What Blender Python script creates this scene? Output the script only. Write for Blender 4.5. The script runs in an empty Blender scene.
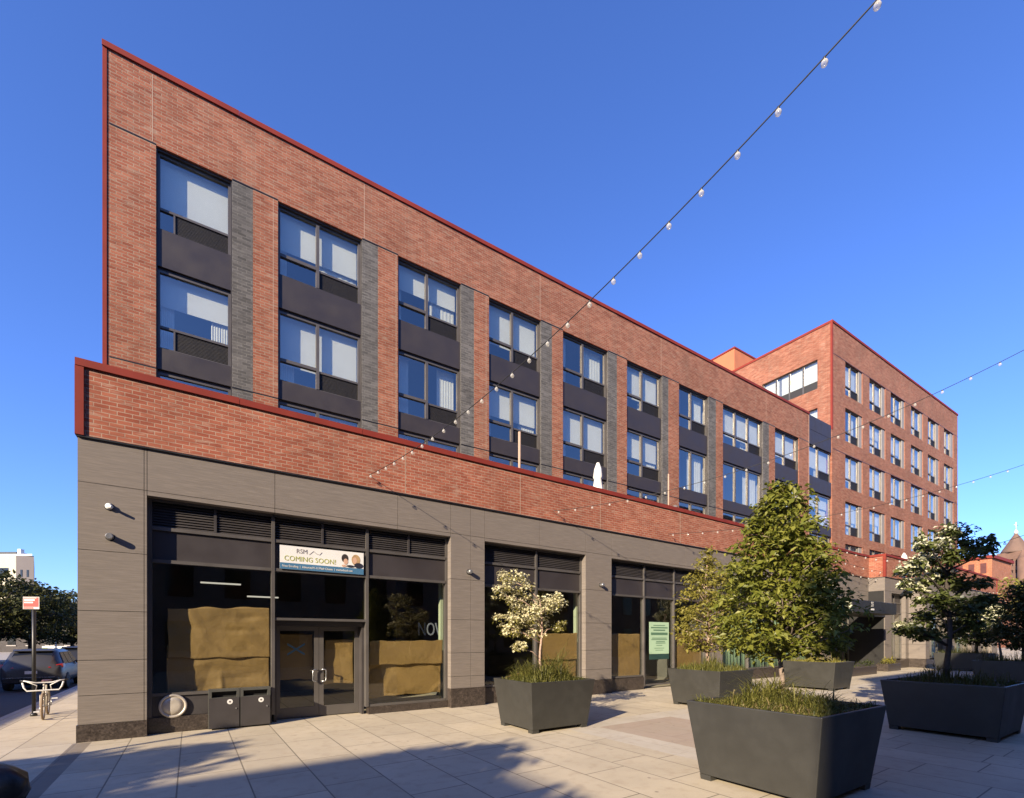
import bpy, bmesh, math, random
from mathutils import Vector, Matrix, noise as mnoise
random.seed(7)
scene = bpy.context.scene
COL = scene.collection
# ------------------------------------------------------------------ camera model
H, F, CX, CY = 2.0, 470.0, 512.0, 638.0
def at(px, py, Z): return Vector(((px-CX)/F*Z, Z, H+(CY-py)/F*Z))
def ground(px, py, z=0.0):
    Z = F*(H-z)/(py-CY); return Vector(((px-CX)/F*Z, Z, z))
class Frame:
    def __init__(s, ox, oy, a, oz=0.0):
        s.ox, s.oy, s.a, s.oz = ox, oy, a, oz; s.ca, s.sa = math.cos(a), math.sin(a)
        s.M = Matrix.Translation((ox, oy, oz)) @ Matrix.Rotation(a, 4, 'Z')
    def w(s, x, d, z=0.0): return Vector((s.ox+x*s.ca-d*s.sa, s.oy+x*s.sa+d*s.ca, z))
    def s(s, px, d=0.0):
        k = (px-CX)/F
        return (k*(s.oy+d*s.ca)-s.ox+d*s.sa)/(s.ca-k*s.sa)
    def z(s, px, py, d=0.0):
        x = s.s(px, d); return H+(CY-py)/F*(s.oy+x*s.sa+d*s.ca)
    def loc(s, p):
        dx, dy = p.x-s.ox, p.y-s.oy
        return (dx*s.ca+dy*s.sa, -dx*s.sa+dy*s.ca)
FL = Frame(-8.286, 8.952, math.atan2(470, 688))
t_ = 3.37
FU = Frame(FL.ox-t_*FL.sa, FL.oy+t_*FL.ca, math.atan2(470, 726))
ZT = 32.87; KT = ZT/31.6
FT = Frame((832-CX)/F*ZT, ZT, math.atan2(470, 743))
IDF = Frame(0, 0, 0)
# sun travels this way on the ground
SUNX, SUNY, SUNEL = .51, .86, math.radians(23)

# ------------------------------------------------------------------ materials
def new_mat(name):
    m = bpy.data.materials.new(name); m.use_nodes = True
    nt = m.node_tree; nt.nodes.clear()
    out = nt.nodes.new('ShaderNodeOutputMaterial')
    return m, nt, out
def N(nt, t, **kw):
    n = nt.nodes.new(t)
    for k, v in kw.items(): setattr(n, k, v)
    return n
def mathn(nt, op, a, b=None, c=None):
    n = N(nt, 'ShaderNodeMath', operation=op)
    for i, v in enumerate((a, b, c)):
        if v is None: continue
        if isinstance(v, (int, float)): n.inputs[i].default_value = v
        else: nt.links.new(v, n.inputs[i])
    return n.outputs[0]
def mixc(nt, fac, a, b, blend='MIX'):
    n = N(nt, 'ShaderNodeMix', data_type='RGBA', blend_type=blend)
    for idx, v in ((0, fac), (6, a), (7, b)):
        if isinstance(v, (int, float)): n.inputs[idx].default_value = v
        elif isinstance(v, (tuple, list)): n.inputs[idx].default_value = (*v[:3], 1)
        else: nt.links.new(v, n.inputs[idx])
    return n.outputs[2]
def noise_fac(nt, vec, scale, detail=4, lo=.3, hi=.7, rough=.55):
    n = N(nt, 'ShaderNodeTexNoise'); n.inputs['Scale'].default_value = scale
    n.inputs['Detail'].default_value = detail; n.inputs['Roughness'].default_value = rough
    nt.links.new(vec, n.inputs['Vector'])
    r = N(nt, 'ShaderNodeMapRange'); r.inputs[1].default_value = lo; r.inputs[2].default_value = hi
    nt.links.new(n.outputs[0], r.inputs[0])
    return r.outputs[0]
def scl(c, k): return tuple(min(1, x*k) for x in c[:3])
K = .74     # base colours are held down a little; the exposure is set to match
def paint(name, c, rough=.5, var=.12, scale=3.0, bump=0.0, bscale=40, metal=0.0, stretch=(1, 1, 1), spec=.5, fine=0):
    c = scl(c, K)
    m, nt, out = new_mat(name)
    b = N(nt, 'ShaderNodeBsdfPrincipled'); nt.links.new(b.outputs[0], out.inputs[0])
    tc = N(nt, 'ShaderNodeTexCoord'); mp = N(nt, 'ShaderNodeMapping'); mp.inputs['Scale'].default_value = stretch
    nt.links.new(tc.outputs['Object'], mp.inputs[0]); v = mp.outputs[0]
    f = noise_fac(nt, v, scale)
    col = mixc(nt, f, scl(c, 1-var), scl(c, 1+var))
    if fine:
        f2 = noise_fac(nt, v, fine, 3)
        col = mixc(nt, f2, col, scl(c, 1-var*1.5))
    nt.links.new(col, b.inputs['Base Color'])
    b.inputs['Metallic'].default_value = metal
    rr = N(nt, 'ShaderNodeMapRange'); rr.inputs[3].default_value = max(.02, rough-.08); rr.inputs[4].default_value = min(1, rough+.08)
    nt.links.new(f, rr.inputs[0]); nt.links.new(rr.outputs[0], b.inputs['Roughness'])
    b.inputs['Specular IOR Level'].default_value = spec
    if bump:
        n2 = N(nt, 'ShaderNodeTexNoise'); n2.inputs['Scale'].default_value = bscale; n2.inputs['Detail'].default_value = 5
        nt.links.new(v, n2.inputs['Vector'])
        bp = N(nt, 'ShaderNodeBump'); bp.inputs['Strength'].default_value = bump; bp.inputs['Distance'].default_value = .03
        nt.links.new(n2.outputs[0], bp.inputs['Height']); nt.links.new(bp.outputs[0], b.inputs['Normal'])
    return m
def brick(name, c1, c2, mortar, bw=.215, rh=.072, ms=.009, dark=.5, bias=0.0, patch=.16):
    c1, c2, mortar = scl(c1, K), scl(c2, K), scl(mortar, K*.8)
    m, nt, out = new_mat(name)
    b = N(nt, 'ShaderNodeBsdfPrincipled'); nt.links.new(b.outputs[0], out.inputs[0])
    tc = N(nt, 'ShaderNodeTexCoord')
    sx = N(nt, 'ShaderNodeSeparateXYZ'); nt.links.new(tc.outputs['Object'], sx.inputs[0])
    sn = N(nt, 'ShaderNodeSeparateXYZ'); nt.links.new(tc.outputs['Normal'], sn.inputs[0])
    side = mathn(nt, 'GREATER_THAN', mathn(nt, 'ABSOLUTE', sn.outputs[0]), .6)
    mx = N(nt, 'ShaderNodeMix', data_type='FLOAT')
    nt.links.new(side, mx.inputs[0]); nt.links.new(sx.outputs[0], mx.inputs[2]); nt.links.new(sx.outputs[1], mx.inputs[3])
    cb = N(nt, 'ShaderNodeCombineXYZ'); nt.links.new(mx.outputs[0], cb.inputs[0]); nt.links.new(sx.outputs[2], cb.inputs[1])
    br = N(nt, 'ShaderNodeTexBrick'); br.offset = .5
    br.inputs['Color1'].default_value = (*c1, 1); br.inputs['Color2'].default_value = (*c2, 1); br.inputs['Mortar'].default_value = (*mortar, 1)
    br.inputs['Scale'].default_value = 1; br.inputs['Brick Width'].default_value = bw; br.inputs['Row Height'].default_value = rh
    br.inputs['Mortar Size'].default_value = ms; br.inputs['Mortar Smooth'].default_value = .2; br.inputs['Bias'].default_value = bias
    nt.links.new(cb.outputs[0], br.inputs['Vector'])
    # large soft patches, course-length streaks
    f1 = noise_fac(nt, cb.outputs[0], .55, 4)
    mp = N(nt, 'ShaderNodeMapping'); mp.inputs['Scale'].default_value = (1/bw*.55, 1/rh*.55, 1)
    nt.links.new(cb.outputs[0], mp.inputs[0])
    f2 = noise_fac(nt, mp.outputs[0], 1.0, 2, .42, .68)
    col = mixc(nt, mathn(nt, 'MULTIPLY', f2, dark), br.outputs[0], scl(c1, .62))
    mp3 = N(nt, 'ShaderNodeMapping'); mp3.inputs['Scale'].default_value = (1/bw*.5, 1/rh*.9, 1); mp3.inputs['Location'].default_value = (7.3, 2.1, 0)
    nt.links.new(cb.outputs[0], mp3.inputs[0])
    f3 = noise_fac(nt, mp3.outputs[0], 1.0, 1, .60, .72)
    col = mixc(nt, mathn(nt, 'MULTIPLY', f3, .55), col, scl(mortar, 1.1))
    k = N(nt, 'ShaderNodeMapRange'); k.inputs[3].default_value = 1-patch; k.inputs[4].default_value = 1+patch
    nt.links.new(f1, k.inputs[0])
    cc = N(nt, 'ShaderNodeCombineColor')
    for i in range(3): nt.links.new(k.outputs[0], cc.inputs[i])
    col = mixc(nt, 1.0, col, cc.outputs[0], 'MULTIPLY')
    mps = N(nt, 'ShaderNodeMapping'); mps.inputs['Scale'].default_value = (2.2, .16, 1); nt.links.new(cb.outputs[0], mps.inputs[0])
    f4 = noise_fac(nt, mps.outputs[0], 1.0, 5, .52, .75)
    col = mixc(nt, mathn(nt, 'MULTIPLY', f4, .30), col, scl(mortar, .75))
    nt.links.new(col, b.inputs['Base Color']); b.inputs['Roughness'].default_value = .85
    b.inputs['Specular IOR Level'].default_value = .25
    bp = N(nt, 'ShaderNodeBump'); bp.inputs['Strength'].default_value = .55; bp.inputs['Distance'].default_value = .012; bp.invert = True
    nz = N(nt, 'ShaderNodeTexNoise'); nz.inputs['Scale'].default_value = 1.0; nz.inputs['Detail'].default_value = 2
    nt.links.new(mp.outputs[0], nz.inputs['Vector'])
    nt.links.new(mathn(nt, 'ADD', br.outputs['Fac'], mathn(nt, 'MULTIPLY', nz.outputs[0], .8)), bp.inputs['Height'])
    nt.links.new(bp.outputs[0], b.inputs['Normal'])
    return m
def glass(name, tint=(.85, .9, .9), refl=.12, boost=1.6, rough=0.0):
    m, nt, out = new_mat(name)
    tr = N(nt, 'ShaderNodeBsdfTransparent'); tr.inputs[0].default_value = (*tint, 1)
    gl = N(nt, 'ShaderNodeBsdfGlossy'); gl.inputs['Roughness'].default_value = rough; gl.inputs[0].default_value = (.97, .94, .86, 1)
    fr = N(nt, 'ShaderNodeFresnel'); fr.inputs['IOR'].default_value = 1.45
    tc = N(nt, 'ShaderNodeTexCoord'); nz = N(nt, 'ShaderNodeTexNoise'); nz.inputs['Scale'].default_value = .7; nz.inputs['Detail'].default_value = 1
    nt.links.new(tc.outputs['Object'], nz.inputs['Vector'])
    bp = N(nt, 'ShaderNodeBump'); bp.inputs['Strength'].default_value = .05; bp.inputs['Distance'].default_value = .05
    nt.links.new(nz.outputs[0], bp.inputs['Height']); nt.links.new(bp.outputs[0], gl.inputs['Normal'])
    f = mathn(nt, 'MINIMUM', mathn(nt, 'ADD', mathn(nt, 'MULTIPLY', fr.outputs[0], boost), refl), 1.0)
    ge = N(nt, 'ShaderNodeNewGeometry')          # a pane reflects on the face the ray enters by, its far face only lets light through
    f = mathn(nt, 'MULTIPLY', f, mathn(nt, 'SUBTRACT', 1.0, ge.outputs['Backfacing']))
    tw = N(nt, 'ShaderNodeBsdfTransparent'); tm = N(nt, 'ShaderNodeMixShader'); nt.links.new(ge.outputs['Backfacing'], tm.inputs[0])
    nt.links.new(tr.outputs[0], tm.inputs[1]); nt.links.new(tw.outputs[0], tm.inputs[2])
    mx = N(nt, 'ShaderNodeMixShader'); nt.links.new(f, mx.inputs[0]); nt.links.new(tm.outputs[0], mx.inputs[1]); nt.links.new(gl.outputs[0], mx.inputs[2])
    nt.links.new(mx.outputs[0], out.inputs[0])
    return m
def leaf(name, ca, cb, trans=.35, rough=.45):
    ca, cb = scl(ca, K), scl(cb, K)
    m, nt, out = new_mat(name)
    g = N(nt, 'ShaderNodeNewGeometry')
    col = mixc(nt, g.outputs['Random Per Island'], ca, cb)
    tc = N(nt, 'ShaderNodeTexCoord')
    f = noise_fac(nt, tc.outputs['Object'], 2.2, 3)
    col = mixc(nt, mathn(nt, 'MULTIPLY', f, .35), col, scl(ca, .7))
    b = N(nt, 'ShaderNodeBsdfPrincipled'); nt.links.new(col, b.inputs['Base Color']); b.inputs['Roughness'].default_value = rough
    b.inputs['Specular IOR Level'].default_value = .3
    t = N(nt, 'ShaderNodeBsdfTranslucent'); nt.links.new(col, t.inputs[0])
    mx = N(nt, 'ShaderNodeMixShader'); mx.inputs[0].default_value = trans
    nt.links.new(b.outputs[0], mx.inputs[1]); nt.links.new(t.outputs[0], mx.inputs[2]); nt.links.new(mx.outputs[0], out.inputs[0])
    return m
def emit(name, c, s):
    m, nt, out = new_mat(name); e = N(nt, 'ShaderNodeEmission'); e.inputs[0].default_value = (*c, 1); e.inputs[1].default_value = s
    nt.links.new(e.outputs[0], out.inputs[0]); return m
M = {}
M['brick'] = brick('red_brick', (.275, .08, .046), (.395, .148, .088), (.42, .30, .22), bw=.23, rh=.08, ms=.009)
M['brick_low'] = brick('red_brick_low', (.32, .085, .048), (.42, .14, .082), (.52, .34, .25), bw=.235, rh=.082, ms=.009, patch=.14)
M['brick_grey'] = brick('grey_brick', (.09, .087, .086), (.16, .152, .148), (.24, .23, .22), bw=.23, rh=.085, ms=.008)
M['brick_orange'] = brick('orange_brick', (.48, .14, .06), (.55, .19, .09), (.5, .3, .2))
M['brick_brown'] = brick('brown_brick', (.30, .22, .17), (.36, .27, .21), (.4, .34, .3))
M['stone'] = paint('silver_stone', (.222, .187, .160), .75, .16, 1.0, .12, 3, stretch=(1.2, 1.2, 22), fine=2.2)
M['granite'] = paint('dark_granite', (.085, .066, .055), .35, .45, 9, .1, 30, fine=30)
M['red_metal'] = paint('red_metal', (.235, .032, .02), .7, .16, 1.1, spec=.25)
M['char'] = paint('charcoal_metal', (.052, .046, .046), .45, .10, 2)
M['char2'] = paint('charcoal_panel', (.042, .035, .036), .5, .10, 1.5, .03, 8)
M['frame'] = paint('bronze_frame', (.13, .118, .11), .4, .08, 2, metal=.3)
M['dark'] = paint('dark_gap', (.012, .011, .011), .8, .1, 2)
M['joint'] = paint('sealant_joint', (.44, .30, .22), .8, .1, 4)
M['grille'] = paint('dark_grille', (.028, .025, .023), .6, .2, 20)
M['glass'] = glass('window_glass', (.93, .94, .91), .20, 1.5)
M['shopglass'] = glass('shop_glass', (.80, .84, .82), .04, 1.1)
M['curtain'] = paint('curtain', (.80, .84, .74), .9, .05, 3)
M['blind'] = paint('roller_blind', (.78, .82, .74), .9, .05, 1)
M['room'] = paint('room_wall', (.34, .35, .37), .9, .06, 1)
M['shopdark'] = paint('shop_interior', (.15, .14, .12), .9, .2, 1)
M['kraft'] = paint('kraft_paper', (.35, .21, .068), .65, .12, 1.5, .2, 10)
nt = M['kraft'].node_tree; bmp_ = [n for n in nt.nodes if n.type == 'BUMP'][0]; pr_ = [n for n in nt.nodes if n.type == 'BSDF_PRINCIPLED'][0]
tcn = N(nt, 'ShaderNodeTexCoord'); nzn = N(nt, 'ShaderNodeTexNoise'); nzn.inputs['Scale'].default_value = 1.6; nt.links.new(tcn.outputs['Object'], nzn.inputs['Vector'])
vm = N(nt, 'ShaderNodeVectorMath', operation='ADD'); nt.links.new(tcn.outputs['Object'], vm.inputs[0]); nt.links.new(nzn.outputs['Color'], vm.inputs[1])
hs = None
for sc_, am_ in ((2.3, 1.0), (5.5, .4)):
    vr = N(nt, 'ShaderNodeTexVoronoi'); vr.inputs['Scale'].default_value = sc_; nt.links.new(vm.outputs[0], vr.inputs['Vector'])
    h_ = mathn(nt, 'MULTIPLY', vr.outputs['Distance'], am_); hs = h_ if hs is None else mathn(nt, 'ADD', hs, h_)
b2 = N(nt, 'ShaderNodeBump'); b2.inputs['Strength'].default_value = .22; b2.inputs['Distance'].default_value = .035
nt.links.new(hs, b2.inputs['Height']); nt.links.new(bmp_.outputs[0], b2.inputs['Normal']); nt.links.new(b2.outputs[0], pr_.inputs['Normal'])
M['tape'] = paint('blue_tape', (.05, .14, .2), .6, .1, 4)
M['planter'] = paint('planter_metal', (.043, .042, .037), .5, .14, 1.4, .03, 60, fine=5)
M['soil'] = paint('soil', (.06, .042, .03), .95, .3, 12, .4, 20)
M['bark'] = paint('bark', (.25, .19, .15), .85, .3, 14, .4, 30)
M['barkpink'] = paint('bark_pale', (.42, .29, .22), .8, .25, 14, .3, 30)
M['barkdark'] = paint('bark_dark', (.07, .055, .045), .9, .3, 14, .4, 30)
M['hornbeam'] = leaf('hornbeam_leaf', (.13, .155, .02), (.33, .325, .058))
M['yellowleaf'] = leaf('yellow_leaf', (.20, .19, .028), (.36, .31, .065))
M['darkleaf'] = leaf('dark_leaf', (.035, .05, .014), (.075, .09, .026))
M['dogleaf'] = leaf('dogwood_leaf', (.07, .095, .022), (.16, .18, .045))
M['streetleaf'] = leaf('street_leaf', (.05, .06, .018), (.11, .11, .03))
M['blossom'] = leaf('blossom', (.72, .66, .36), (.88, .82, .55), .25, .7)
M['blossomwhite'] = leaf('blossom_white', (.66, .66, .42), (.80, .78, .58), .25, .7)
M['grass'] = leaf('grass_blade', (.085, .10, .02), (.27, .25, .065))
M['grassshaded'] = leaf('grass_shaded', (.055, .065, .014), (.12, .12, .03))  # grass colour darkened to carry the deep shade over the right planters
M['drygrass'] = leaf('dry_grass', (.30, .22, .10), (.42, .33, .17))
M['white'] = paint('white_paint', (.8, .79, .76), .5, .04, 2)
M['cream'] = paint('cream_wall', (.58, .53, .38), .8, .06, .4)
M['greywall'] = paint('grey_wall', (.15, .13, .13), .8, .08, .5)
M['black'] = paint('black_metal', (.016, .016, .017), .45, .1, 3)
M['rubber'] = paint('rubber', (.02, .02, .02), .8, .1, 8)
M['silver'] = paint('silver_metal', (.5, .5, .5), .3, .06, 3, metal=.8)
M['steel'] = paint('vent_steel', (.60, .54, .46), .45, .15, 5, metal=.4)
M['carpaint_shaded'] = paint('car_silver_shaded', (.075, .075, .078), .32, .03, 1, metal=.3)  # silver paint darkened to stand for the shade on the parked SUV
M['carglass'] = paint('car_glass', (.012, .013, .014), .06, .05, 1)
M['tail'] = paint('tail_red', (.35, .015, .015), .2, .1, 2)
M['cable'] = paint('cable', (.012, .012, .012), .6, .1, 3)
M['asphalt'] = paint('asphalt', (.05, .05, .052), .9, .2, 1.5, .3, 60)
M['concrete'] = paint('kerb_stone', (.40, .36, .31), .85, .12, 2, .1, 30)
M['bulb'], nt, out = new_mat('frosted_bulb')
b_ = N(nt, 'ShaderNodeBsdfPrincipled'); b_.inputs['Base Color'].default_value = (.62, .60, .56, 1); b_.inputs['Roughness'].default_value = .08
t2 = N(nt, 'ShaderNodeBsdfTransparent'); t2.inputs[0].default_value = (.95, .95, .95, 1)
lw = N(nt, 'ShaderNodeLayerWeight'); lw.inputs[0].default_value = .45
mx_ = N(nt, 'ShaderNodeMixShader'); nt.links.new(mathn(nt, 'ADD', mathn(nt, 'MULTIPLY', lw.outputs['Facing'], .5), .28), mx_.inputs[0])
nt.links.new(t2.outputs[0], mx_.inputs[1]); nt.links.new(b_.outputs[0], mx_.inputs[2]); nt.links.new(mx_.outputs[0], out.inputs[0])

# ------------------------------------------------------------------ mesh builder
class MB:
    def __init__(s, mp=None): s.v = []; s.f = []; s.mp = mp or (lambda x, y, z: (x, y, z)); s.smooth = set()
    def add(s, vs, fs, smooth=False):
        o = len(s.v); s.v += [s.mp(*p) for p in vs]
        for f in fs:
            if smooth: s.smooth.add(len(s.f))
            s.f.append(tuple(i+o for i in f))
        return s
    def box(s, x0, x1, y0, y1, z0, z1):
        return s.add([(x0, y0, z0), (x1, y0, z0), (x1, y1, z0), (x0, y1, z0), (x0, y0, z1), (x1, y0, z1), (x1, y1, z1), (x0, y1, z1)],
                     [(0, 3, 2, 1), (4, 5, 6, 7), (0, 1, 5, 4), (1, 2, 6, 5), (2, 3, 7, 6), (3, 0, 4, 7)])
    def hexa(s, p): return s.add(p, [(0, 3, 2, 1), (4, 5, 6, 7), (0, 1, 5, 4), (1, 2, 6, 5), (2, 3, 7, 6), (3, 0, 4, 7)])
    def tube(s, pts, rad, n=8, cap=True):
        pts = [Vector(p) for p in pts]
        if not isinstance(rad, (list, tuple)): rad = [rad]*len(pts)
        vs = []; fs = []; ref = None
        for i, p in enumerate(pts):
            d = (pts[min(i+1, len(pts)-1)]-pts[max(i-1, 0)])
            d = d.normalized() if d.length > 1e-9 else Vector((0, 0, 1))
            if ref is None: ref = d.orthogonal().normalized()
            u = (ref-d*ref.dot(d)); u = u.normalized() if u.length > 1e-6 else d.orthogonal().normalized(); ref = u
            w = d.cross(u)
            for k in range(n):
                a = 2*math.pi*k/n; vs.append(tuple(p+(u*math.cos(a)+w*math.sin(a))*rad[i]))
        for i in range(len(pts)-1):
            for k in range(n): fs.append((i*n+k, i*n+(k+1) % n, (i+1)*n+(k+1) % n, (i+1)*n+k))
        s.add(vs, fs, True)
        if cap:
            o = len(s.v)-len(vs); s.f.append(tuple(o+k for k in reversed(range(n)))); s.f.append(tuple(o+len(vs)-n+k for k in range(n)))
        return s
    def lathe(s, prof, c=(0, 0, 0), n=16, axis='z'):
        vs = []; fs = []
        for r, h in prof:
            for k in range(n):
                a = 2*math.pi*k/n; x, y = r*math.cos(a), r*math.sin(a)
                p = {'z': (x, y, h), 'y': (x, h, y), 'x': (h, x, y)}[axis]
                vs.append((p[0]+c[0], p[1]+c[1], p[2]+c[2]))
        m = len(prof)
        for i in range(m-1):
            for k in range(n): fs.append((i*n+k, i*n+(k+1) % n, (i+1)*n+(k+1) % n, (i+1)*n+k))
        s.add(vs, fs, True); o = len(s.v)-len(vs)
        if prof[0][0] > 1e-4: s.f.append(tuple(o+k for k in reversed(range(n))))
        if prof[-1][0] > 1e-4: s.f.append(tuple(o+(m-1)*n+k for k in range(n)))
        return s
    def build(s, name, mat, parent=None, M4=None, recalc=True, bevel=0):
        me = bpy.data.meshes.new(name); me.from_pydata(s.v, [], s.f); me.update()
        for i in s.smooth: me.polygons[i].use_smooth = True
        if recalc:
            bm = bmesh.new(); bm.from_mesh(me); bmesh.ops.recalc_face_normals(bm, faces=bm.faces); bm.to_mesh(me); bm.free()
        me.materials.append(mat)
        o = bpy.data.objects.new(name, me); COL.objects.link(o)
        place(o, parent, M4)
        if bevel:
            md = o.modifiers.new('bevel', 'BEVEL'); md.width = bevel; md.segments = 2; md.limit_method = 'ANGLE'
        return o
    def build_each(s, name, mat, parent=None, M4=None, **kw):
        # every box (8 vertices) becomes a part of its own
        for i in range(0, len(s.v), 8):
            m = MB(); m.v = s.v[i:i+8]; m.f = [tuple(j-i for j in f) for f in s.f[i//8*6:i//8*6+6]]
            m.build(name, mat, parent, M4, **kw)
WM = {}
def place(o, parent, M4):
    W = M4 if M4 is not None else (WM[parent.name].copy() if parent else Matrix.Identity(4))
    WM[o.name] = W
    if parent:
        o.parent = parent; o.matrix_basis = WM[parent.name].inverted() @ W
    else: o.matrix_basis = W
def empty(name, M4, label, cat, group=None):
    o = bpy.data.objects.new(name, None); COL.objects.link(o); place(o, None, M4); o.empty_display_size = .3
    tag(o, label, cat, group); return o
def tag(o, label=None, cat=None, group=None, kind=None):
    for k, v in (('label', label), ('category', cat), ('group', group), ('kind', kind)):
        if v: o[k] = v
    return o
T = Matrix.Translation
def text_obj(s, size, mat, name, parent, M4, align='LEFT', width=1.0, shear=0.0, ext=.002):
    cu = bpy.data.curves.new(name, 'FONT'); cu.body = s; cu.size = size; cu.extrude = ext; cu.align_x = align; cu.shear = shear
    cu.resolution_u = 3
    o = bpy.data.objects.new('tmp', cu); COL.objects.link(o); bpy.context.view_layer.update()
    me = bpy.data.meshes.new_from_object(o.evaluated_get(bpy.context.evaluated_depsgraph_get()))
    bpy.data.objects.remove(o); me.name = name
    me.transform(Matrix.Diagonal((width, 1, 1, 1)))
    me.materials.clear(); me.materials.append(mat)
    ob = bpy.data.objects.new(name, me); COL.objects.link(ob); place(ob, parent, M4); return ob
RX = Matrix.Rotation(math.pi/2, 4, 'X')     # stand text up, reading along +x, facing -y

def wall_grid(mb, x0, x1, z0, z1, y0, y1, ops, gap=0.0, xj=(), zj=()):
    """front wall of boxes round rectangular openings ops=(xa,xb,za,zb); gap leaves open joints between panels"""
    xs = sorted({x0, x1, *[v for o in ops for v in o[:2] if x0 < v < x1], *[v for v in xj if x0 < v < x1]})
    for a, b in zip(xs, xs[1:]):
        m = (a+b)/2
        oz = sorted([(o[2], o[3]) for o in ops if o[0] < m < o[1]])
        z = z0; segs = []
        for p, q in oz:
            if p > z+1e-4: segs.append((z, min(p, z1)))
            z = max(z, q)
        if z < z1-1e-4: segs.append((z, z1))
        for p, q in segs:
            zs = [p]+sorted(v for v in zj if p+.05 < v < q-.05)+[q]
            for c, d in zip(zs, zs[1:]): mb.box(a+gap, b-gap, y0, y1, c+gap, d-gap)

# ------------------------------------------------------------------ the building
bld = empty('apartment_building', FL.M, 'long red brick apartment building with grey stone ground floor and papered shop windows', 'building')
ZS, ZP, ZR = 5.85, 7.33, 16.9          # stone top, parapet top, upper roof
s_ = FL.s
S_END = 62.0
S_PROJ = FL.s(869)
SA = (s_(147), s_(451)); SB = (s_(485), s_(586)); SC = (s_(612), s_(710)); SD = (s_(723), s_(817)); SE = (s_(834.5), S_PROJ)
ZO = 4.9
ops = [(SA[0], SA[1], -1, ZO), (SB[0], SB[1], -1, ZO), (SC[0], SC[1], -1, ZO), (SD[0], SD[1], -1, ZO), (SE[0], SE[1]-.05, -1, 4.4)]
# stone cladding of separate panels on a dark backing
mb = MB(); wall_grid(mb, 0, S_PROJ, .33, ZS, .02, .35, ops, .005,
    xj=[s_(144), s_(275), s_(398), s_(471), s_(540), s_(612), s_(650), s_(686), s_(740), s_(790)], zj=[.89, 1.57, 2.53, 3.7, 5.0])
mb.build('stone_cladding', M['stone'], bld)
mb = MB(); wall_grid(mb, 0, S_PROJ, .05, ZS, .06, .34, [(a-.01, b+.01, c, d+.01) for a, b, c, d in ops]); mb.box(0.01, .05, .1, 9, .1, ZS)
mb.build('backing_wall', M['dark'], bld)
mb = MB(); mb.box(-.012, SA[0], -.012, .35, -.1, .33)
for a, b, z in ((SA[1], SB[0], .55), (SB[1], SC[0], .52), (SC[1], SD[0], .52), (SD[1], SE[0], .52)): mb.box(a, b, -.012, .35, -.1, z)
mb.build_each('granite_plinth', M['granite'], bld)
mb = MB(); mb.box(0, .34, .36, 12, -.1, ZS); mb.build('end_wall', M['stone'], bld)
# red brick band of the podium
mb = MB(); mb.box(0, S_PROJ, 0, .35, ZS+.02, ZP-.14); mb.box(0, .35, .36, 12, ZS+.02, ZP-.14)
mb.build('podium_brick_wall', M['brick_low'], bld)
mb = MB()
for i in range(14):
    x0_, x1_ = -.03+(S_PROJ+.03)*i/14, -.03+(S_PROJ+.03)*(i+1)/14; mb.box(x0_+.004, x1_-.004, -.045+.003*(i % 3), .42, ZP-.14, ZP-.003*(i % 2))
mb.build_each('coping', M['red_metal'], bld)
mb = MB(); mb.box(-.03, .42, .43, 12, ZP-.14, ZP)
mb.box(-.03, .10, -.035, .1, ZS+.03, ZP-.142)
mb.build('coping', M['red_metal'], bld)
mb = MB(); mb.box(-.01, S_PROJ, -.02, .3, ZS-.005, ZS+.03); mb.build('flashing', M['black'], bld)
mb = MB()
for px in (405, 520, 600, 680): mb.box(s_(px), s_(px)+.018, -.004, .02, ZS+.04, ZP-.15)
mb.build_each('control_joint', M['joint'], bld)
mb = MB(); mb.box(.36, S_PROJ, .36, 5.0, 6.35, 6.6); mb.build('terrace_floor', M['concrete'], bld)
# shop interior
mb = MB()
x1 = SD[1]+1.0
mb.box(.4, x1, 7.0, 7.2, 0, 5.4); mb.box(.4, x1, .5, 7.0, 5.2, 5.5)
mb.box(.36, .5, .5, 7, 0, 5.2); mb.box(SC[1]+.1, SC[1]+.3, .5, 7, 0, 5.2); mb.box(x1-.2, x1, .5, 7, 0, 5.2)
mb.box(SA[1]+1.0, SA[1]+1.2, 2.5, 7, 0, 5.2)
for i in range(6): mb.box(1.2+i*3.2, 1.4+i*3.2, .6, 6.9, 4.75, 5.15)
mb.build('shop_interior', M['shopdark'], bld)
mb = MB(); mb.box(s_(440.5, .64), SA[1]+.4, .64, .78, 0.05, 5.1); mb.box(s_(576, .64), SB[1]+.3, .64, .78, .05, 5.1)
mb.build_each('interior_pier', paint('pale_green_wall', (.50, .55, .38), .8, .06, 1), bld)

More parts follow.
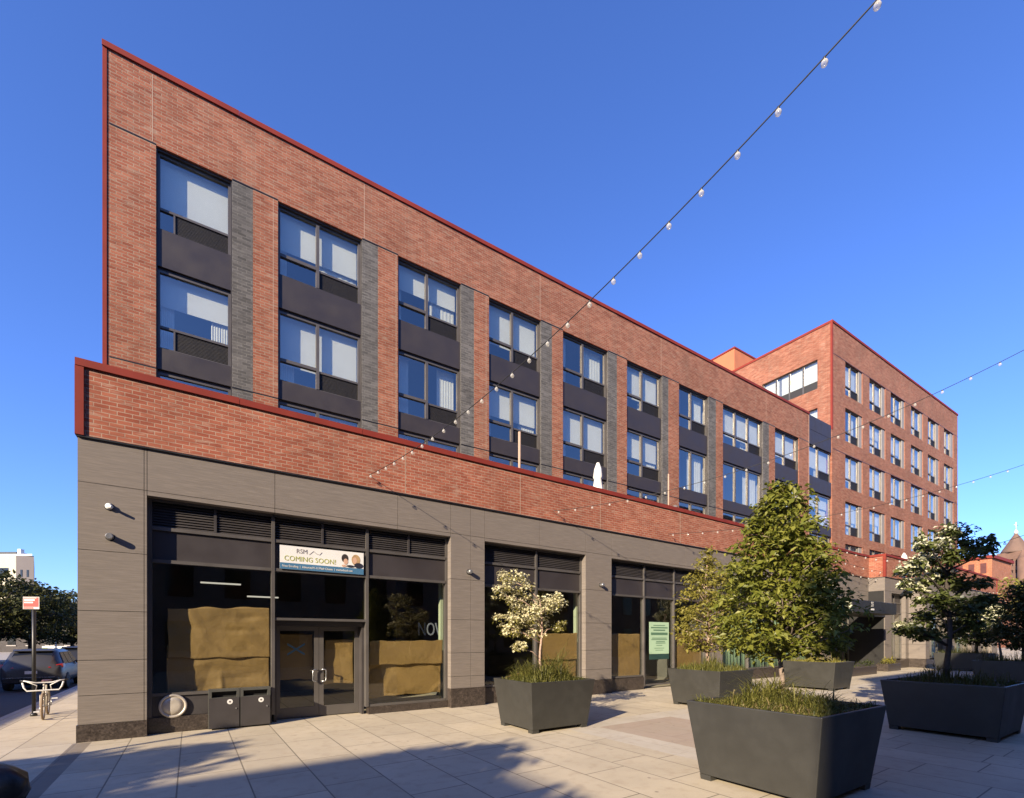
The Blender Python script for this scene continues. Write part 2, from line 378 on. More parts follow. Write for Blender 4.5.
def storefront(name, s0, s1, mull, sections, zo=ZO, y=.22, louv=(4.3, 4.9), pan=(3.62, 4.3), split=True, gran=.2, cur=None):
    fr = MB(); w = .07
    cuts = [s0]+mull+[s1]
    fr.box(s0, s0+w, y, y+.14, gran+.002, zo); fr.box(s1-w, s1, y, y+.14, gran+.002, zo); fr.box(s0+w, s1-w, y, y+.14, zo-.05, zo)
    for m in mull: fr.box(m-w/2, m+w/2, y-.03, y+.14, gran+.002, zo-.05)
    rails = MB()
    for a, b in zip(cuts, cuts[1:]):
        a2 = a+(w if a == s0 else w/2); b2 = b-(w if b == s1 else w/2)
        for z in (louv[0], pan[0]): fr.box(a2, b2, y-.015, y+.13, z-.045, z+.025)
    f = fr.build(name, M['frame'], bld)
    lv = MB(); pn = MB()
    for a, b in zip(cuts, cuts[1:]):
        a2 = a+(w if a == s0 else w/2)+.002; b2 = b-(w if b == s1 else w/2)-.002
        if split:
            md = (a2+b2)/2; lv.box(md-.025, md+.025, y-.005, y+.05, louv[0]+.03, louv[1]-.055)
        n = 9; dz = (louv[1]-.06-louv[0]-.03)/n
        for i in range(n):
            z = louv[0]+.03+i*dz
            lv.hexa([(a2, y+.02, z), (b2, y+.02, z), (b2, y+.07, z+dz*.9), (a2, y+.07, z+dz*.9), (a2, y+.02, z+.012), (b2, y+.02, z+.012), (b2, y+.07, z+dz*.9+.012), (a2, y+.07, z+dz*.9+.012)])
        lv.box(a2, b2, y+.09, y+.12, louv[0]+.03, louv[1]-.055)
        pn.box(a2, b2, y+.03, y+.10, pan[0]+.028, pan[1]-.048)
    lv.build('louver', M['char'], f); pn.build_each('panel', M['char2'], f)
    for (a, b), z0 in zip(zip(cuts, cuts[1:]), sections):
        if z0 is None: continue
        a2 = a+(w if a == s0 else w/2)+.002; b2 = b-(w if b == s1 else w/2)-.002
        g = MB(); g.box(a2, b2, y+.06, y+.072, z0+.06, pan[0]-.047); g.build('pane', M['shopglass'], f)
        fr2 = MB(); fr2.box(a2, b2, y-.01, y+.13, z0, z0+.06); fr2.build('sill', M['frame'], f)
    return f
Y = .22
mA1, mA2 = s_(273, Y), s_(367, Y)
fA = storefront('storefront', SA[0], SA[1], [mA1, mA2], [.78, 2.42, .20])
mb = MB(); mb.box(SA[0]+.07, mA1-.035, Y+.03, Y+.12, .34, .778); mb.build('spandrel_panel', M['char'], fA)
mb = MB(); mb.box(SA[0]+.002, mA1-.036, Y-.02, Y+.2, -.1, .335); mb.box(mA2+.04, SA[1]-.002, Y-.02, Y+.2, -.1, .198)
mb.build_each('granite_base', M['granite'], fA)
# double door
dA, dB = mA1+.035, mA2-.035
mb = MB(); mb.box(dA, dA+.06, Y+.142, Y+.5, 0, 2.418); mb.box(dB-.06, dB, Y+.142, Y+.5, 0, 2.418); mb.box(dA+.06, dB-.06, Y+.142, Y+.5, 2.30, 2.418)
df = mb.build('door_frame', M['char'], fA)
md = (dA+dB)/2
for k, (a, b) in enumerate(((dA+.062, md-.004), (md+.004, dB-.062))):
    mb = MB(); y0, y1 = Y+.40, Y+.45
    mb.box(a, a+.11, y0, y1, .02, 2.295); mb.box(b-.11, b, y0, y1, .02, 2.295); mb.box(a+.11, b-.11, y0, y1, 2.18, 2.295); mb.box(a+.11, b-.11, y0, y1, .02, .27)
    d = mb.build('door', M['frame'], bld)
    g = MB(); g.box(a+.112, b-.112, y0+.02, y0+.03, .272, 2.178); g.build('pane', M['shopglass'], d)
    hx = b-.055 if k == 0 else a+.055; e = -1 if k == 0 else 1
    mb = MB(); mb.tube([(hx, y0, 1.20), (hx, y0-.06, 1.20), (hx+.07*e, y0-.075, 1.20), (hx+.10*e, y0-.075, 1.17), (hx+.10*e, y0-.075, .93), (hx+.07*e, y0-.075, .90), (hx, y0-.06, .90), (hx, y0, .90)], .016, 8)
    mb.build('handle', M['silver'], d)
mB = s_(536, Y); fB = storefront('storefront', SB[0], SB[1], [mB], [.50, .50], split=False, gran=.5)
mC = [s_(644, Y), s_(674, Y)]; fC = storefront('storefront', SC[0], SC[1], mC, [.50, .12, .50], split=False, gran=.1)
mD = [s_(748, Y), s_(772, Y), s_(799, Y)]; fD = storefront('storefront', SD[0], SD[1], mD, [.5]*4, split=False, gran=.5)
for f, a, b, z in ((fB, SB[0], SB[1], .48), (fC, SC[0], mC[0]-.04, .48), (fC, mC[1]+.04, SC[1], .48), (fD, SD[0], SD[1], .48)):
    mb = MB(); mb.box(a+.002, b-.002, Y-.03, Y+.2, -.1, z); mb.build_each('granite_base', M['granite'], f)
for a, b in ((SD[0]+.1, mD[0]-.06), (mD[0]+.06, mD[1]-.06), (mD[1]+.06, mD[2]-.06), (mD[2]+.06, SD[1]-.1)):
    mb = MB(); n = 30; vs = []; fs = []
    for i in range(n+1):
        x = a+(b-a)*i/n; yy = Y+.35+.05*math.sin(i*1.7)
        vs += [(x, yy, .5), (x, yy, 3.55)]
    fs = [(2*i, 2*i+2, 2*i+3, 2*i+1) for i in range(n)]
    mb.add(vs, fs, True); c = mb.build('curtain', paint('green_curtain', (.42, .58, .36), .9, .06, 2), fD, recalc=False)
    c.modifiers.new('solid', 'SOLIDIFY').thickness = .01
# entrance: dark recess with glazed doors, canopy
mb = MB(); e0, e1 = SE[0], SE[1]-.05
mb.box(e0, e1+.02, 1.6, 1.7, 0, 5.0); mb.box(e0-.02, e0, .36, 1.7, 0, 5); mb.box(e1, e1+.02, -.8, 1.6, 0, 5); mb.box(e0, e1, .3, 1.6, 4.38, 4.5); mb.build('entrance_recess', M['dark'], bld)
fE = MB(); n = 6
for i in range(n+1):
    x = e0+(e1-e0)*i/n; fE.box(x-.05, x+.05, 1.1, 1.2, 0, 4.37)
for z in (0, 2.5, 4.3): fE.box(e0, e1, 1.12, 1.18, z, z+.08)
fe = fE.build('entrance_frame', M['frame'], bld)
mb = MB(); mb.box(e0, e1, 1.145, 1.155, .082, 4.298); mb.build('pane', M['shopglass'], fe)
mb = MB(); mb.box(e0+(e1-e0)*.69, e1-.1, 1.3, 1.34, .1, 4.2); mb.build('curtain', paint('entrance_curtain', (.25, .31, .17), .9, .05, 2), fe)
CD = -2.3
c0, c1 = FL.s(836, CD), FL.s(896.5, CD)
mb = MB(); mb.box(c0, c1, CD, -.86, 3.32, 3.95); mb.box(c0, S_PROJ-.01, -.86, .01, 3.32, 3.95)
can = mb.build('canopy', paint('canopy_black', (.022, .021, .019), .55, .1, 2), bld, bevel=.01)
tx = FL.s(871, CD)
text_obj('55', .36, M['white'], 'lettering', can, FL.M @ T((tx, CD-.006, 3.66)) @ RX)
mb = MB(); mb.box(tx, tx+.42, CD-.008, CD-.001, 3.47, 3.56); mb.build('plate', M['white'], can)
# projecting wing beyond the entrance
PJ = -.86
x0 = S_PROJ
def wing(x0, x1, yf, wins):
    mb = MB(); wall_grid(mb, x0, x1, .6, ZS, yf+.02, .35, [(a, b, -1, 4.9) for a, b in wins], .006, xj=[x0+i*1.6 for i in range(1, 30)], zj=[1.57, 2.53, 3.7, 5.0]); mb.build('stone_cladding', M['stone'], bld)
    mb = MB(); mb.box(x0, x1, yf, .35, ZS+.02, ZP-.14); mb.build('podium_brick_wall', M['brick_low'], bld)
    mb = MB(); wall_grid(mb, x0-.01, x1, -.1, .6, yf-.01, .35, [(a, b, .5, 4.9) for a, b in wins]); mb.build_each('granite_plinth', M['granite'], bld)
    mb = MB(); mb.box(x0-.04, x1, yf-.05, .42, ZP-.14, ZP); mb.box(x0-.035, x0+.12, yf-.035, yf+.12, ZS+.03, ZP-.142); mb.box(x1-.5, x1-.4, yf-.035, yf+.1, ZS+.03, ZP-.142)
    mb.build('coping', M['red_metal'], bld)
    mb = MB(); mb.box(x0+.01, x1-.01, yf+.06, .34, .58, 4.9)
    mb = MB(); mb.box(x0-.01, x1, yf-.02, .3, ZS-.005, ZS+.03); mb.build('flashing', M['black'], bld)
    for a, b in wins:
        y = yf+.25; fr = MB(); k = max(2, int((b-a)/1.3))
        for i in range(k+1):
            x = a+(b-a)*i/k; fr.box(x-.04, x+.04, y, y+.12, .6, 4.9)
        for z in (.6, 3.62, 4.3, 4.83): fr.box(a, b, y+.01, y+.11, z, z+.07)
        f = fr.build('storefront', M['frame'], bld)
        g = MB(); g.box(a, b, y+.06, y+.07, .672, 3.618); g.build('pane', M['shopglass'], f)
        g = MB(); g.box(a, b, y+.05, y+.09, 3.692, 4.298); g.box(a, b, y+.05, y+.09, 4.372, 4.828); g.build('panel', M['char2'], f)
        g = MB(); g.box(a+.1, a+(b-a)*.8, y+.3, y+.33, .7, 3.55); g.build('curtain', paint('pale_curtain', (.5, .57, .4), .9, .06, 2), f)
        g = MB(); g.box(a-.05, b+.05, y+1.5, y+1.6, 0, 4.9); g.build('shop_interior', M['shopdark'], bld)
X1 = FL.s(909, PJ)
wing(S_PROJ, X1, PJ, [(FL.s(892, PJ), FL.s(906, PJ))])
wing(X1, S_END, PJ-.9, [(FL.s(930, PJ-.9), FL.s(948, PJ-.9)), (FL.s(955, PJ-.9), FL.s(972, PJ-.9)), (FL.s(982, PJ-.9), FL.s(992, PJ-.9))])

# ------------------------------------------------------------------ upper storeys
u_ = FU.s
RY = .13
rows_u = [(12.8, 14.9, False), (9.66, 11.76, False), (6.62, 9.05, True)]
bays = [(156, 232, 253, 1), (278, 362, 378, 2), (398, 461, 474, 2), (489, 541, 552, 2), (563, 608, 617, 2), (627, 662.3, 668.5, 2),
        (679, 708.5, 716, 2), (723, 763, 769, 3), (775, 799, 800.5, 2)]
XU = u_(809)
rnd = random.Random(5)
def window(a, b, z0, z1, panes, mp=None, y=RY, parent=None, M4=None, hop=True, grille=True, thin=1.0, curt=None, rail=True, tall=False):
    w = .05*thin; fr = MB(mp)
    fr.box(a, a+w, y, y+.1, z0, z1); fr.box(b-w*1.3, b, y, y+.1, z0, z1); fr.box(a+w, b-w*1.3, y, y+.1, z1-w*1.3, z1); fr.box(a+w, b-w*1.3, y, y+.1, z0, z0+w)
    xs = [a+w]; ia, ib = a+w, b-w*1.3
    wd = (ib-ia)/panes
    cuts = [ia+wd*i for i in range(panes+1)]
    if panes == 2: cuts[1] = ia+(ib-ia)*.46
    for c in cuts[1:-1]: fr.box(c-w*.9, c+w*.9, y-.015, y+.1, z0+w, z1-w*1.3)
    h = z1-z0; zg = z0+h*.285; zh = z0+h*.31
    gl = MB(mp); gr = MB(mp)
    yg = y+.05
    for i, (c, d) in enumerate(zip(cuts, cuts[1:])):
        c2 = c+(w*.9 if i else 0); d2 = d-(w*.9 if i < panes-1 else 0)
        last = i == panes-1
        if last and grille:
            gx = c2+(d2-c2)*.2 if panes == 1 else c2
            fr.box(c2, d2, y+.005, y+.1, zg-.03, zg+.03)
            if panes == 1: gl.box(c2, gx-.02, yg, yg+.01, z0+w, zg-.03); fr.box(gx-.02, gx+.02, y+.01, y+.1, z0+w, zg-.03)
            gr.box(gx+(.02 if panes == 1 else 0), d2, y+.045, y+.09, z0+w, zg-.03)
            nl = 14; dz = (zg-.03-z0-w)/nl
            for q in range(nl): gr.box(gx+(.02 if panes == 1 else 0), d2, y+.035, y+.045, z0+w+q*dz, z0+w+q*dz+dz*.45)
            gl.box(c2, d2, yg, yg+.01, zg+.03, z1-w*1.3)
        elif hop:
            fr.box(c2, d2, y-.01, y+.1, zh-.045, zh+.045)
            gl.box(c2, d2, yg, yg+.01, zh+.045, z1-w*1.3); gl.box(c2, d2, yg, yg+.01, z0+w, zh-.045)
        else: gl.box(c2, d2, yg, yg+.01, z0+w, z1-w*1.3)
    f = fr.build('window', M['frame'], parent, M4)
    gl.build('pane', M['glass'], f, M4)
    if gr.v: gr.build('grille', M['grille'], f, M4)
    # roller blind across the top and curtains on the right side
    k = curt if curt is not None else rnd.random()
    if k < .55:
        cb = MB(mp); zb = z0+h*rnd.choice((.29, .29, .35, .45, .6)); cb.box(ia, ib, y+.2, y+.206, zb, z1-.02); cb.build('blind', M['blind'], f, M4)
    cw = rnd.uniform(.25, .55)
    for (p, q) in ((ib-(ib-ia)*cw, ib),)+(((ia, ia+(ib-ia)*rnd.uniform(.08, .2)),) if rnd.random() < .5 else ()):
        cm = MB(mp); n = 22; vs = []
        for i in range(n+1):
            x = p+(q-p)*i/n; yy = y+.28+.010*math.sin(i*1.9+p)
            vs += [(x, yy, z0+.05), (x, yy, z1-.03)]
        cm.add(vs, [(2*i, 2*i+2, 2*i+3, 2*i+1) for i in range(n)], True)
        c = cm.build('curtain', M['curtain'], f, M4, recalc=False)
    return f
# brick wall of the upper storeys with tall slots for the bays and grey brick strips
ops = []
for a, b, g, n in bays: ops.append((u_(a), u_(g) if g-b > 2 else u_(b), 6.3, 14.9))
mb = MB(); wall_grid(mb, 0, XU, 6.3, ZR-.14, 0, .32, ops)
mb.box(0, .32, .33, 12, 6.3, ZR-.14)
mb.build('upper_brick_wall', M['brick'], bld, FU.M)
mb = MB()
for a, b, g, n in bays:
    if g-b > 2: mb.box(u_(b)+.002, u_(g)-.001, 0.004, .30, 6.3, 14.897)
mb.build_each('grey_brick_pier', M['brick_grey'], bld, FU.M)
mb = MB()
for i in range(12):
    x0_, x1_ = -.04+(XU+.06)*i/12, -.04+(XU+.06)*(i+1)/12; mb.box(x0_+.004, x1_-.004, -.05+.003*(i % 3), .4, ZR-.14, ZR-.003*(i % 2))
mb.build_each('coping', M['red_metal'], bld, FU.M)
mb = MB(); mb.box(-.04, .42, .41, 12, ZR-.14, ZR); mb.box(-.03, .055, -.018, .1, 6.6, ZR-.142)
mb.build('coping', M['red_metal'], bld, FU.M)
mb = MB(); cuts = [0.1]+[v for a, b, g, n in bays for v in (u_(a)-.005, u_(b)+.005)]+[XU]
for a, b in zip(cuts[::2], cuts[1::2]):
    mb.box(a, b, -.008, .05, 14.9, 14.935); mb.box(a, b, -.008, .05, 9.05, 9.08)
mb.build_each('flashing', M['black'], bld, FU.M)
mb = MB()
for px in (152, 364, 540, 661, 766): mb.box(u_(px), u_(px)+.018, -.003, .02, 14.95, ZR-.2)
for px in (273, 396, 486): mb.box(u_(px), u_(px)+.014, -.003, .02, 9.1, 14.89)
mb.box(XU-.04, XU+.005, -.01, .3, 6.6, ZR-.19)
mb.build_each('control_joint', M['joint'], bld, FU.M)
mb = MB(); mb.box(.33, XU+6, .33, 12, ZR-.7, ZR-.4); mb.build('roof', M['concrete'], bld, FU.M)
mb = MB()
for z in (6.35, 9.28, 12.3, 15.4): mb.box(.33, XU+3, .45, 5, z, z+.2)
mb.box(.33, XU+3, 4.6, 4.8, 6.5, 15.4)
for a, b, g, n in bays: mb.box(u_(b)+.3, u_(b)+.45, .45, 4.6, 6.56, 15.39)
mb.build('room_interior', M['room'], bld, FU.M)
for i, (pa, pb, pg, n) in enumerate(bays):
    a, b = u_(pa), u_(pb)
    sp = MB()
    for z0, z1 in ((11.76, 12.8), (9.05, 9.66)): 
        sp.box(a, b, .06, .3, z0+.05, z1); sp.box(a, b, .12, .3, z0, z0+.048)
    if n > 1: pass
    sp.build_each('spandrel_panel', M['char2'], bld, FU.M)
    jm = MB(); jm.box(a+.002, a+.025, .05, .22, 6.6, 14.898); jm.box(b-.025, b-.002, .05, .22, 6.6, 14.898); jm.box(a+.025, b-.025, .06, .22, 14.85, 14.898); jm.build_each('jamb', M['char'], bld, FU.M)
    for r, (z0, z1, ter) in enumerate(rows_u):
        big = (i in (6, 7) and r == 1)
        window(a+.025, b-.025, z0, z1-.05 if r == 0 else z1, n, parent=bld, M4=FU.M, hop=not big and not ter and n > 1, grille=not big and not ter, curt=(.9 if (i, r) in ((4, 0), (6, 1), (7, 1)) or ter else (.1 if rnd.random() < .85 else .9)))
# end bay of dark panels beside the taller block
a, b = XU+.01, u_(831.6)
mb = MB(); mb.box(a, b, .03, .3, 14.9, 15.85); mb.box(a, b, .03, .3, 15.87, ZR-.1); mb.box(a, b, .03, .3, 11.85, 12.8); mb.box(a, b, .03, .3, 9.05, 9.66); mb.box(a, b, .05, .3, 6.3, 6.62)
mb.build_each('spandrel_panel', M['char2'], bld, FU.M)
for r, (z0, z1, ter) in enumerate(rows_u): window(a, b, z0, z1, 2, parent=bld, M4=FU.M, hop=False, grille=r == 0, y=.12, curt=.1)

# ------------------------------------------------------------------ taller block
tow = empty('tower_block', FT.M, 'taller six storey red brick block with a grid of windows beyond the long facade', 'building')
ZTR = 2+21.4*KT
v_ = FT.s
XT = v_(957.6)
cols = [(845.3, 859.5, 862.6), (869.5, 882.5, 885.5), (890.8, 902.5, 905), (911, 921, 923), (928, 936.5, 939.3), (944, 951, 953.5)]
heads = [2+(z-2)*KT for z in (21.2, 18.0, 14.75, 11.5, 8.55)]
hh = 2.3*KT
ops = [(v_(a), v_(c), z-hh, z) for a, b, c in cols for z in heads]
mb = MB(); wall_grid(mb, 0, XT, 4, ZTR-.16, 0, .32, ops); mb.box(XT-.32, XT, .33, 14, 4, ZTR-.16)
sidemap = lambda x, y, z: (y, x, z)
# left flank: x along depth
V0 = Frame(FT.ox, FT.oy, FT.a)
def flank(px):      # depth along the flank that shows at px
    k = (px-CX)/F; return (FT.ox-k*FT.oy)/(FT.sa+k*FT.ca)
fa, fb = flank(817.5), flank(762)
wz1 = heads[0]; wz0 = wz1-2.1
opf = [(fa, fb, wz0, wz1), (fa, fa+1.3, 16.3, 18.5)]
m2 = MB(sidemap); wall_grid(m2, .33, 14, 4, ZTR-.16, 0, .32, opf); 
o_ = len(mb.v); mb.v += m2.v; mb.f += [tuple(i+o_ for i in f) for f in m2.f]
mb.build('brick_wall', M['brick'], tow)
mb = MB(); mb.box(-.04, XT+.04, -.05, .36, ZTR-.16, ZTR); mb.box(-.05, .36, .37, 14, ZTR-.16, ZTR); mb.box(-.035, .09, -.035, .09, ZR-.3, ZTR-.162)
mb.build('coping', M['red_metal'], tow)
mb = MB(); mb.box(.09, XT, -.008, .05, heads[0]+.002, heads[0]+.04); mb.box(.1, XT, -.008, .05, heads[2]+.002, heads[2]+.04); mb.build_each('flashing', M['black'], tow)
mb = MB(); mb.box(.33, XT-.33, .33, 14, ZTR-.6, ZTR-.4); mb.build('roof', M['concrete'], tow)
mb = MB()
for z in heads: mb.box(.33, XT-.33, .45, 4, z+.2, z+.4)
mb.box(.33, XT-.33, 3.6, 3.8, 5, 22.9); mb.box(4.2, 4.4, 3.9, 13, 5, 22.9)
for a, b, c in cols: mb.box(v_(c)+.4, v_(c)+.55, .45, 3.6, 5, 22.9)
mb.build('room_interior', M['room'], tow)
for a, b, c in cols:
    for z in heads:
        window(v_(a)+.02, v_(b), z-hh, z-.02, 2, parent=tow, M4=FT.M, thin=.7, y=.10)
mb = MB()
for a, b, c in cols:
    for z in heads: mb.box(v_(b)+.004, v_(c)-.004, .06, .3, z-hh+.004, z-.004)
mb.build_each('grey_side_panel', paint('grey_side', (.30, .28, .26), .6, .1, 2), tow)
window(fa, fb, wz0, wz1, 4, mp=sidemap, parent=tow, M4=FT.M, hop=False, grille=False, curt=.1)
mb = MB(sidemap); mb.box(fa+.05, fb-.05, .16, .215, wz0+.05, wz0+.62); mb.build('lower_panel', M['grille'], tow)
window(fa, fa+1.3, 16.3, 18.5, 1, mp=sidemap, parent=tow, M4=FT.M, hop=False, grille=False)
# penthouse on the roof
pz = 33.0
pc = at(734.4, 346.7, 44.0)
FP = Frame(pc.x, pc.y, FT.a)
mb = MB(); mb.box(0, 5.5, 0, 6.5, ZTR-.4, pc.z-.15); pb = mb.build('roof_bulkhead', paint('orange_stucco', (.52, .17, .075), .8, .08, 1), tow, FP.M)
mb = MB(); mb.box(-.06, 5.56, -.06, 6.56, pc.z-.15, pc.z); mb.build('coping', M['red_metal'], pb, FP.M)

# ------------------------------------------------------------------ banner, lamps, boxes, papers
sx0, sx1 = s_(279.5, Y), s_(363, Y)
ban = empty('banner', FL.M @ T((sx0, Y-.05, 3.64)), 'wide white and blue COMING SOON banner above the glass double doors', 'banner')
bw, bh = sx1-sx0, .56
BM = FL.M @ T((sx0, Y-.05, 3.64))
mb = MB(); mb.box(0, bw, 0, .012, 0, bh); mb.build('sheet', M['white'], ban)
mb = MB(); mb.box(0, bw, -.003, -.0005, 0, .15); mb.build('stripe', paint('banner_blue', (.06, .17, .30), .5, .05, 2), ban)
olive = paint('banner_green', (.42, .44, .10), .5, .05, 2); greyt = paint('banner_grey', (.25, .22, .23), .5, .05, 2)
k = bw/2.0
text_obj('COMING SOON!', .17, olive, 'lettering', ban, BM @ T((.09*k, -.003, .205)) @ RX, width=.95*k)
text_obj('RSM', .15, greyt, 'lettering', ban, BM @ T((.36*k, -.003, .40)) @ RX, width=.95*k)
mb = MB(); mb.tube([(.66*k, -.003, .39), (.76*k, -.003, .48), (.82*k, -.003, .43), (.9*k, -.003, .40), (.96*k, -.003, .47)], .005, 5); mb.build('emblem', greyt, ban)
text_obj('Now Enrolling  |  Advanced K-12 Math Classes  |  mathschool.com', .074, M['white'], 'lettering', ban, BM @ T((.05*k, -.006, .05)) @ RX, width=.83*k)
def disc(mb, x, z, rx, rz, y, n=18):
    vs = [(x+rx*math.cos(2*math.pi*i/n), y, z+rz*math.sin(2*math.pi*i/n)) for i in range(n)]+[(x+rx*math.cos(2*math.pi*i/n), y+.0015, z+rz*math.sin(2*math.pi*i/n)) for i in range(n)]
    mb.add(vs, [tuple(range(n)), tuple(range(2*n-1, n-1, -1))]+[(i, (i+1) % n, n+(i+1) % n, n+i) for i in range(n)])
hair = paint('print_hair', (.03, .022, .02), .6, .1, 3); skin = paint('print_skin', (.62, .38, .26), .6, .08, 6); blond = paint('print_blond', (.45, .29, .14), .6, .15, 9); cloth = paint('print_cloth', (.02, .02, .035), .6, .1, 3)
pr = MB(); disc(pr, 1.52*k, .38, .085, .11, -.004); pr.build('printed_hair', hair, ban)
pr = MB(); disc(pr, 1.80*k, .36, .11, .14, -.004); pr.build('printed_hair', blond, ban)
pr = MB(); disc(pr, 1.54*k, .30, .055, .075, -.006); disc(pr, 1.77*k, .345, .055, .085, -.006); disc(pr, 1.50*k, .19, .06, .03, -.006); pr.build('printed_face', skin, ban)
pr = MB(); disc(pr, 1.87*k, .22, .115, .07, -.007); disc(pr, 1.66*k, .19, .10, .03, -.0075); pr.build('printed_clothes', cloth, ban)

def wall_lamp(px, py, label, kind):
    x = s_(px); z = FL.z(px, py)
    e = empty('wall_lamp' if kind else 'security_camera', FL.M @ T((x, 0.02, z)), label, 'wall lamp' if kind else 'camera', 'small fixtures on the stone piers')
    mb = MB()
    if kind: mb.lathe([(.055, .0), (.06, -.03), (.06, -.14), (.05, -.16)], n=14, axis='y'); mb.build('housing', M['silver'], e)
    else:
        mb.lathe([(.06, 0), (.06, -.05), (.03, -.07)], n=14, axis='y'); mb.build('mount', M['white'], e)
        m2 = MB(); m2.tube([(0, -.06, 0), (.03, -.11, -.02), (.06, -.15, -.03)], [.025, .03, .025], 10); m2.build('barrel', M['white'], e)
    m3 = MB(); m3.lathe([(.075, .001), (.075, -.012)], n=14, axis='y'); m3.build('backplate', M['black'], e)
wall_lamp(109, 506.5, 'small white camera high on the left stone pier above the round lamp', 0)
wall_lamp(110, 537, 'small round silver lamp on the left stone pier below the camera', 1)
wall_lamp(469, 572, 'small dark lamp on the stone pier between door bay and flower planter', 1)
wall_lamp(601, 585, 'small dark lamp on the stone pier right of the flowering tree', 1)
# standing litter boxes and the round vent
def litter(xa, xb, label):
    e = empty('litter_box', FL.M @ T((xa, Y-.24, 0)), label, 'litter box', 'grey litter boxes by the shop door')
    w = xb-xa; h = .88
    mb = MB(); mb.box(0, w, 0, .24, .03, .70); mb.box(0, .1*w, 0, .24, .70, .83); mb.box(.9*w, w, 0, .24, .70, .83); mb.box(.1*w, .9*w, .12, .24, .70, .83); mb.box(0, w, 0, .24, .83, h)
    mb.build('cabinet', paint('bin_grey', (.07, .07, .062), .5, .1, 3), e)
    mb = MB(); mb.box(.1*w, .9*w, .1, .118, .702, .828); mb.build('slot', M['dark'], e)
    mb = MB(); mb.lathe([(.055, 0), (.055, -.004)], c=(w*.68, -.013, .60), n=18, axis='y'); st = mb.build('sticker', M['white'], e)
    mb = MB(); mb.lathe([(.022, -.004), (.022, -.006)], c=(w*.68, -.013, .60), n=8, axis='y'); mb.build('emblem', M['greywall'], st)
    mb = MB(); mb.lathe([(.018, 0), (.018, -.012)], c=(w*.88, -.013, .45), n=10, axis='y'); mb.build('lock', M['silver'], e)
    mb = MB(); mb.box(.01, w-.01, -.012, -.001, .04, .69) ; mb.build('door', M['char'], e)
xa, xb, xc = FL.s(208.5, Y-.24), FL.s(240, Y-.24), FL.s(270.5, Y-.24)
litter(xa, xb-.006, 'grey metal litter box with white sticker nearer the round vent')
litter(xb+.006, xc, 'grey metal litter box with white sticker right beside the glass door')
xv, zv = s_(173, Y), FL.z(173, 706, Y)
ve = empty('exhaust_vent', FL.M @ T((xv, Y+.03, zv)), 'round pale metal exhaust vent on the dark panel beneath the papered window', 'vent')
mb = MB(); mb.lathe([(.25, 0), (.25, -.05), (.24, -.06), (.205, -.06), (.20, -.045)], n=32, axis='y'); mb.build('rim', M['steel'], ve)
mb = MB(); mb.lathe([(.198, -.03), (.195, -.046), (.10, -.052), (0, -.053)], n=32, axis='y'); mb.build('cover', M['steel'], ve)
def sheet(x0, x1, z0, z1, y, label, seed, nx=72, nz=44, amp=.05, cat='paper sheet', mat='kraft', name='paper_sheet', group='brown paper sheets inside the shop windows', slump=0):
    rr = random.Random(seed); vs = []; cx, cz = (x0+x1)/2, (z0+z1)/2
    folds = []
    for _ in range(26):
        a_ = rr.choice((rr.uniform(0, 6.28), rr.gauss(.9, .3), rr.gauss(1.57, .15))); folds.append((rr.uniform(x0, x1), rr.uniform(z0, z1), math.cos(a_), math.sin(a_), rr.uniform(.05, .28), rr.uniform(-.9, 1.1)))
    for j in range(nz+1):
        for i in range(nx+1):
            x = x0+(x1-x0)*i/nx; z = z0+(z1-z0)*j/nz
            dy = 0; q = Vector((x*1.5+seed, z*1.5, seed*1.7))
            for (qx, qz, nx_, nz_, wd, am) in folds:
                t_l = (x-qx)*nx_+(z-qz)*nz_; l_l = -(x-qx)*nz_+(z-qz)*nx_
                dy += am*max(0, 1-abs(t_l)/wd)*max(0, 1-abs(l_l)/(wd*5))
            dy = .42*amp*(dy+.25*mnoise.noise(Vector((x*2.2+seed, z*2.2, seed*1.7))))
            zz = z-slump*(x1-x)/(x1-x0)*(j/nz)*.5+(.06*mnoise.noise(q*1.6) if j in (0, nz) else 0)
            xx = x+(.12*mnoise.noise(q*1.1+Vector((9, 2, 1)))*(1 if i == 0 else .3) if i in (0, nx) else 0)
            vs.append((xx-cx, dy, zz-z0))
    mb = MB(); mb.add(vs, [(j*(nx+1)+i, j*(nx+1)+i+1, (j+1)*(nx+1)+i+1, (j+1)*(nx+1)+i) for j in range(nz) for i in range(nx)], True)
    o = mb.build(name, M[mat], None, FL.M @ T((cx, y, z0)), recalc=False)
    o.modifiers.new('solid', 'SOLIDIFY').thickness = .004
    tag(o, label, cat, group); return o
yp = Y+.125
sheet(s_(167, yp), mA1-.05, 1.55, 2.70, yp+.01, 'upper crumpled brown paper sheet in the leftmost shop window', 1, amp=.07, slump=.10)
sheet(s_(165, yp), mA1-.05, .82, 1.80, yp+.055, 'lower creased brown paper sheet in the leftmost shop window', 2, amp=.08, slump=-.05)
sheet(md+.14, dB-.16, .80, 1.95, Y+.53, 'wrinkled brown paper behind the right leaf of the glass door', 3, nx=20, amp=.03)
sheet(dA+.16, md-.12, .95, 2.1, Y+.58, 'dark brown paper behind the left leaf of the glass door', 4, nx=20, amp=.02)
sheet(mA2+.08, SA[1]-.1, 1.28, 1.93, yp, 'upper brown paper strip in the window right of the glass door', 5, amp=.015)
sheet(mA2+.08, SA[1]-.12, .42, 1.33, yp+.06, 'lower rumpled brown paper in the window right of the glass door', 6, amp=.06)
sheet(mB+.1, SB[1]-.1, 1.25, 2.15, yp, 'upper brown paper sheet in the window behind the flowering tree', 7, amp=.02)
sheet(mB+.1, SB[1]-.1, .5, 1.32, yp+.06, 'lower brown paper sheet in the window behind the flowering tree', 8, amp=.03)
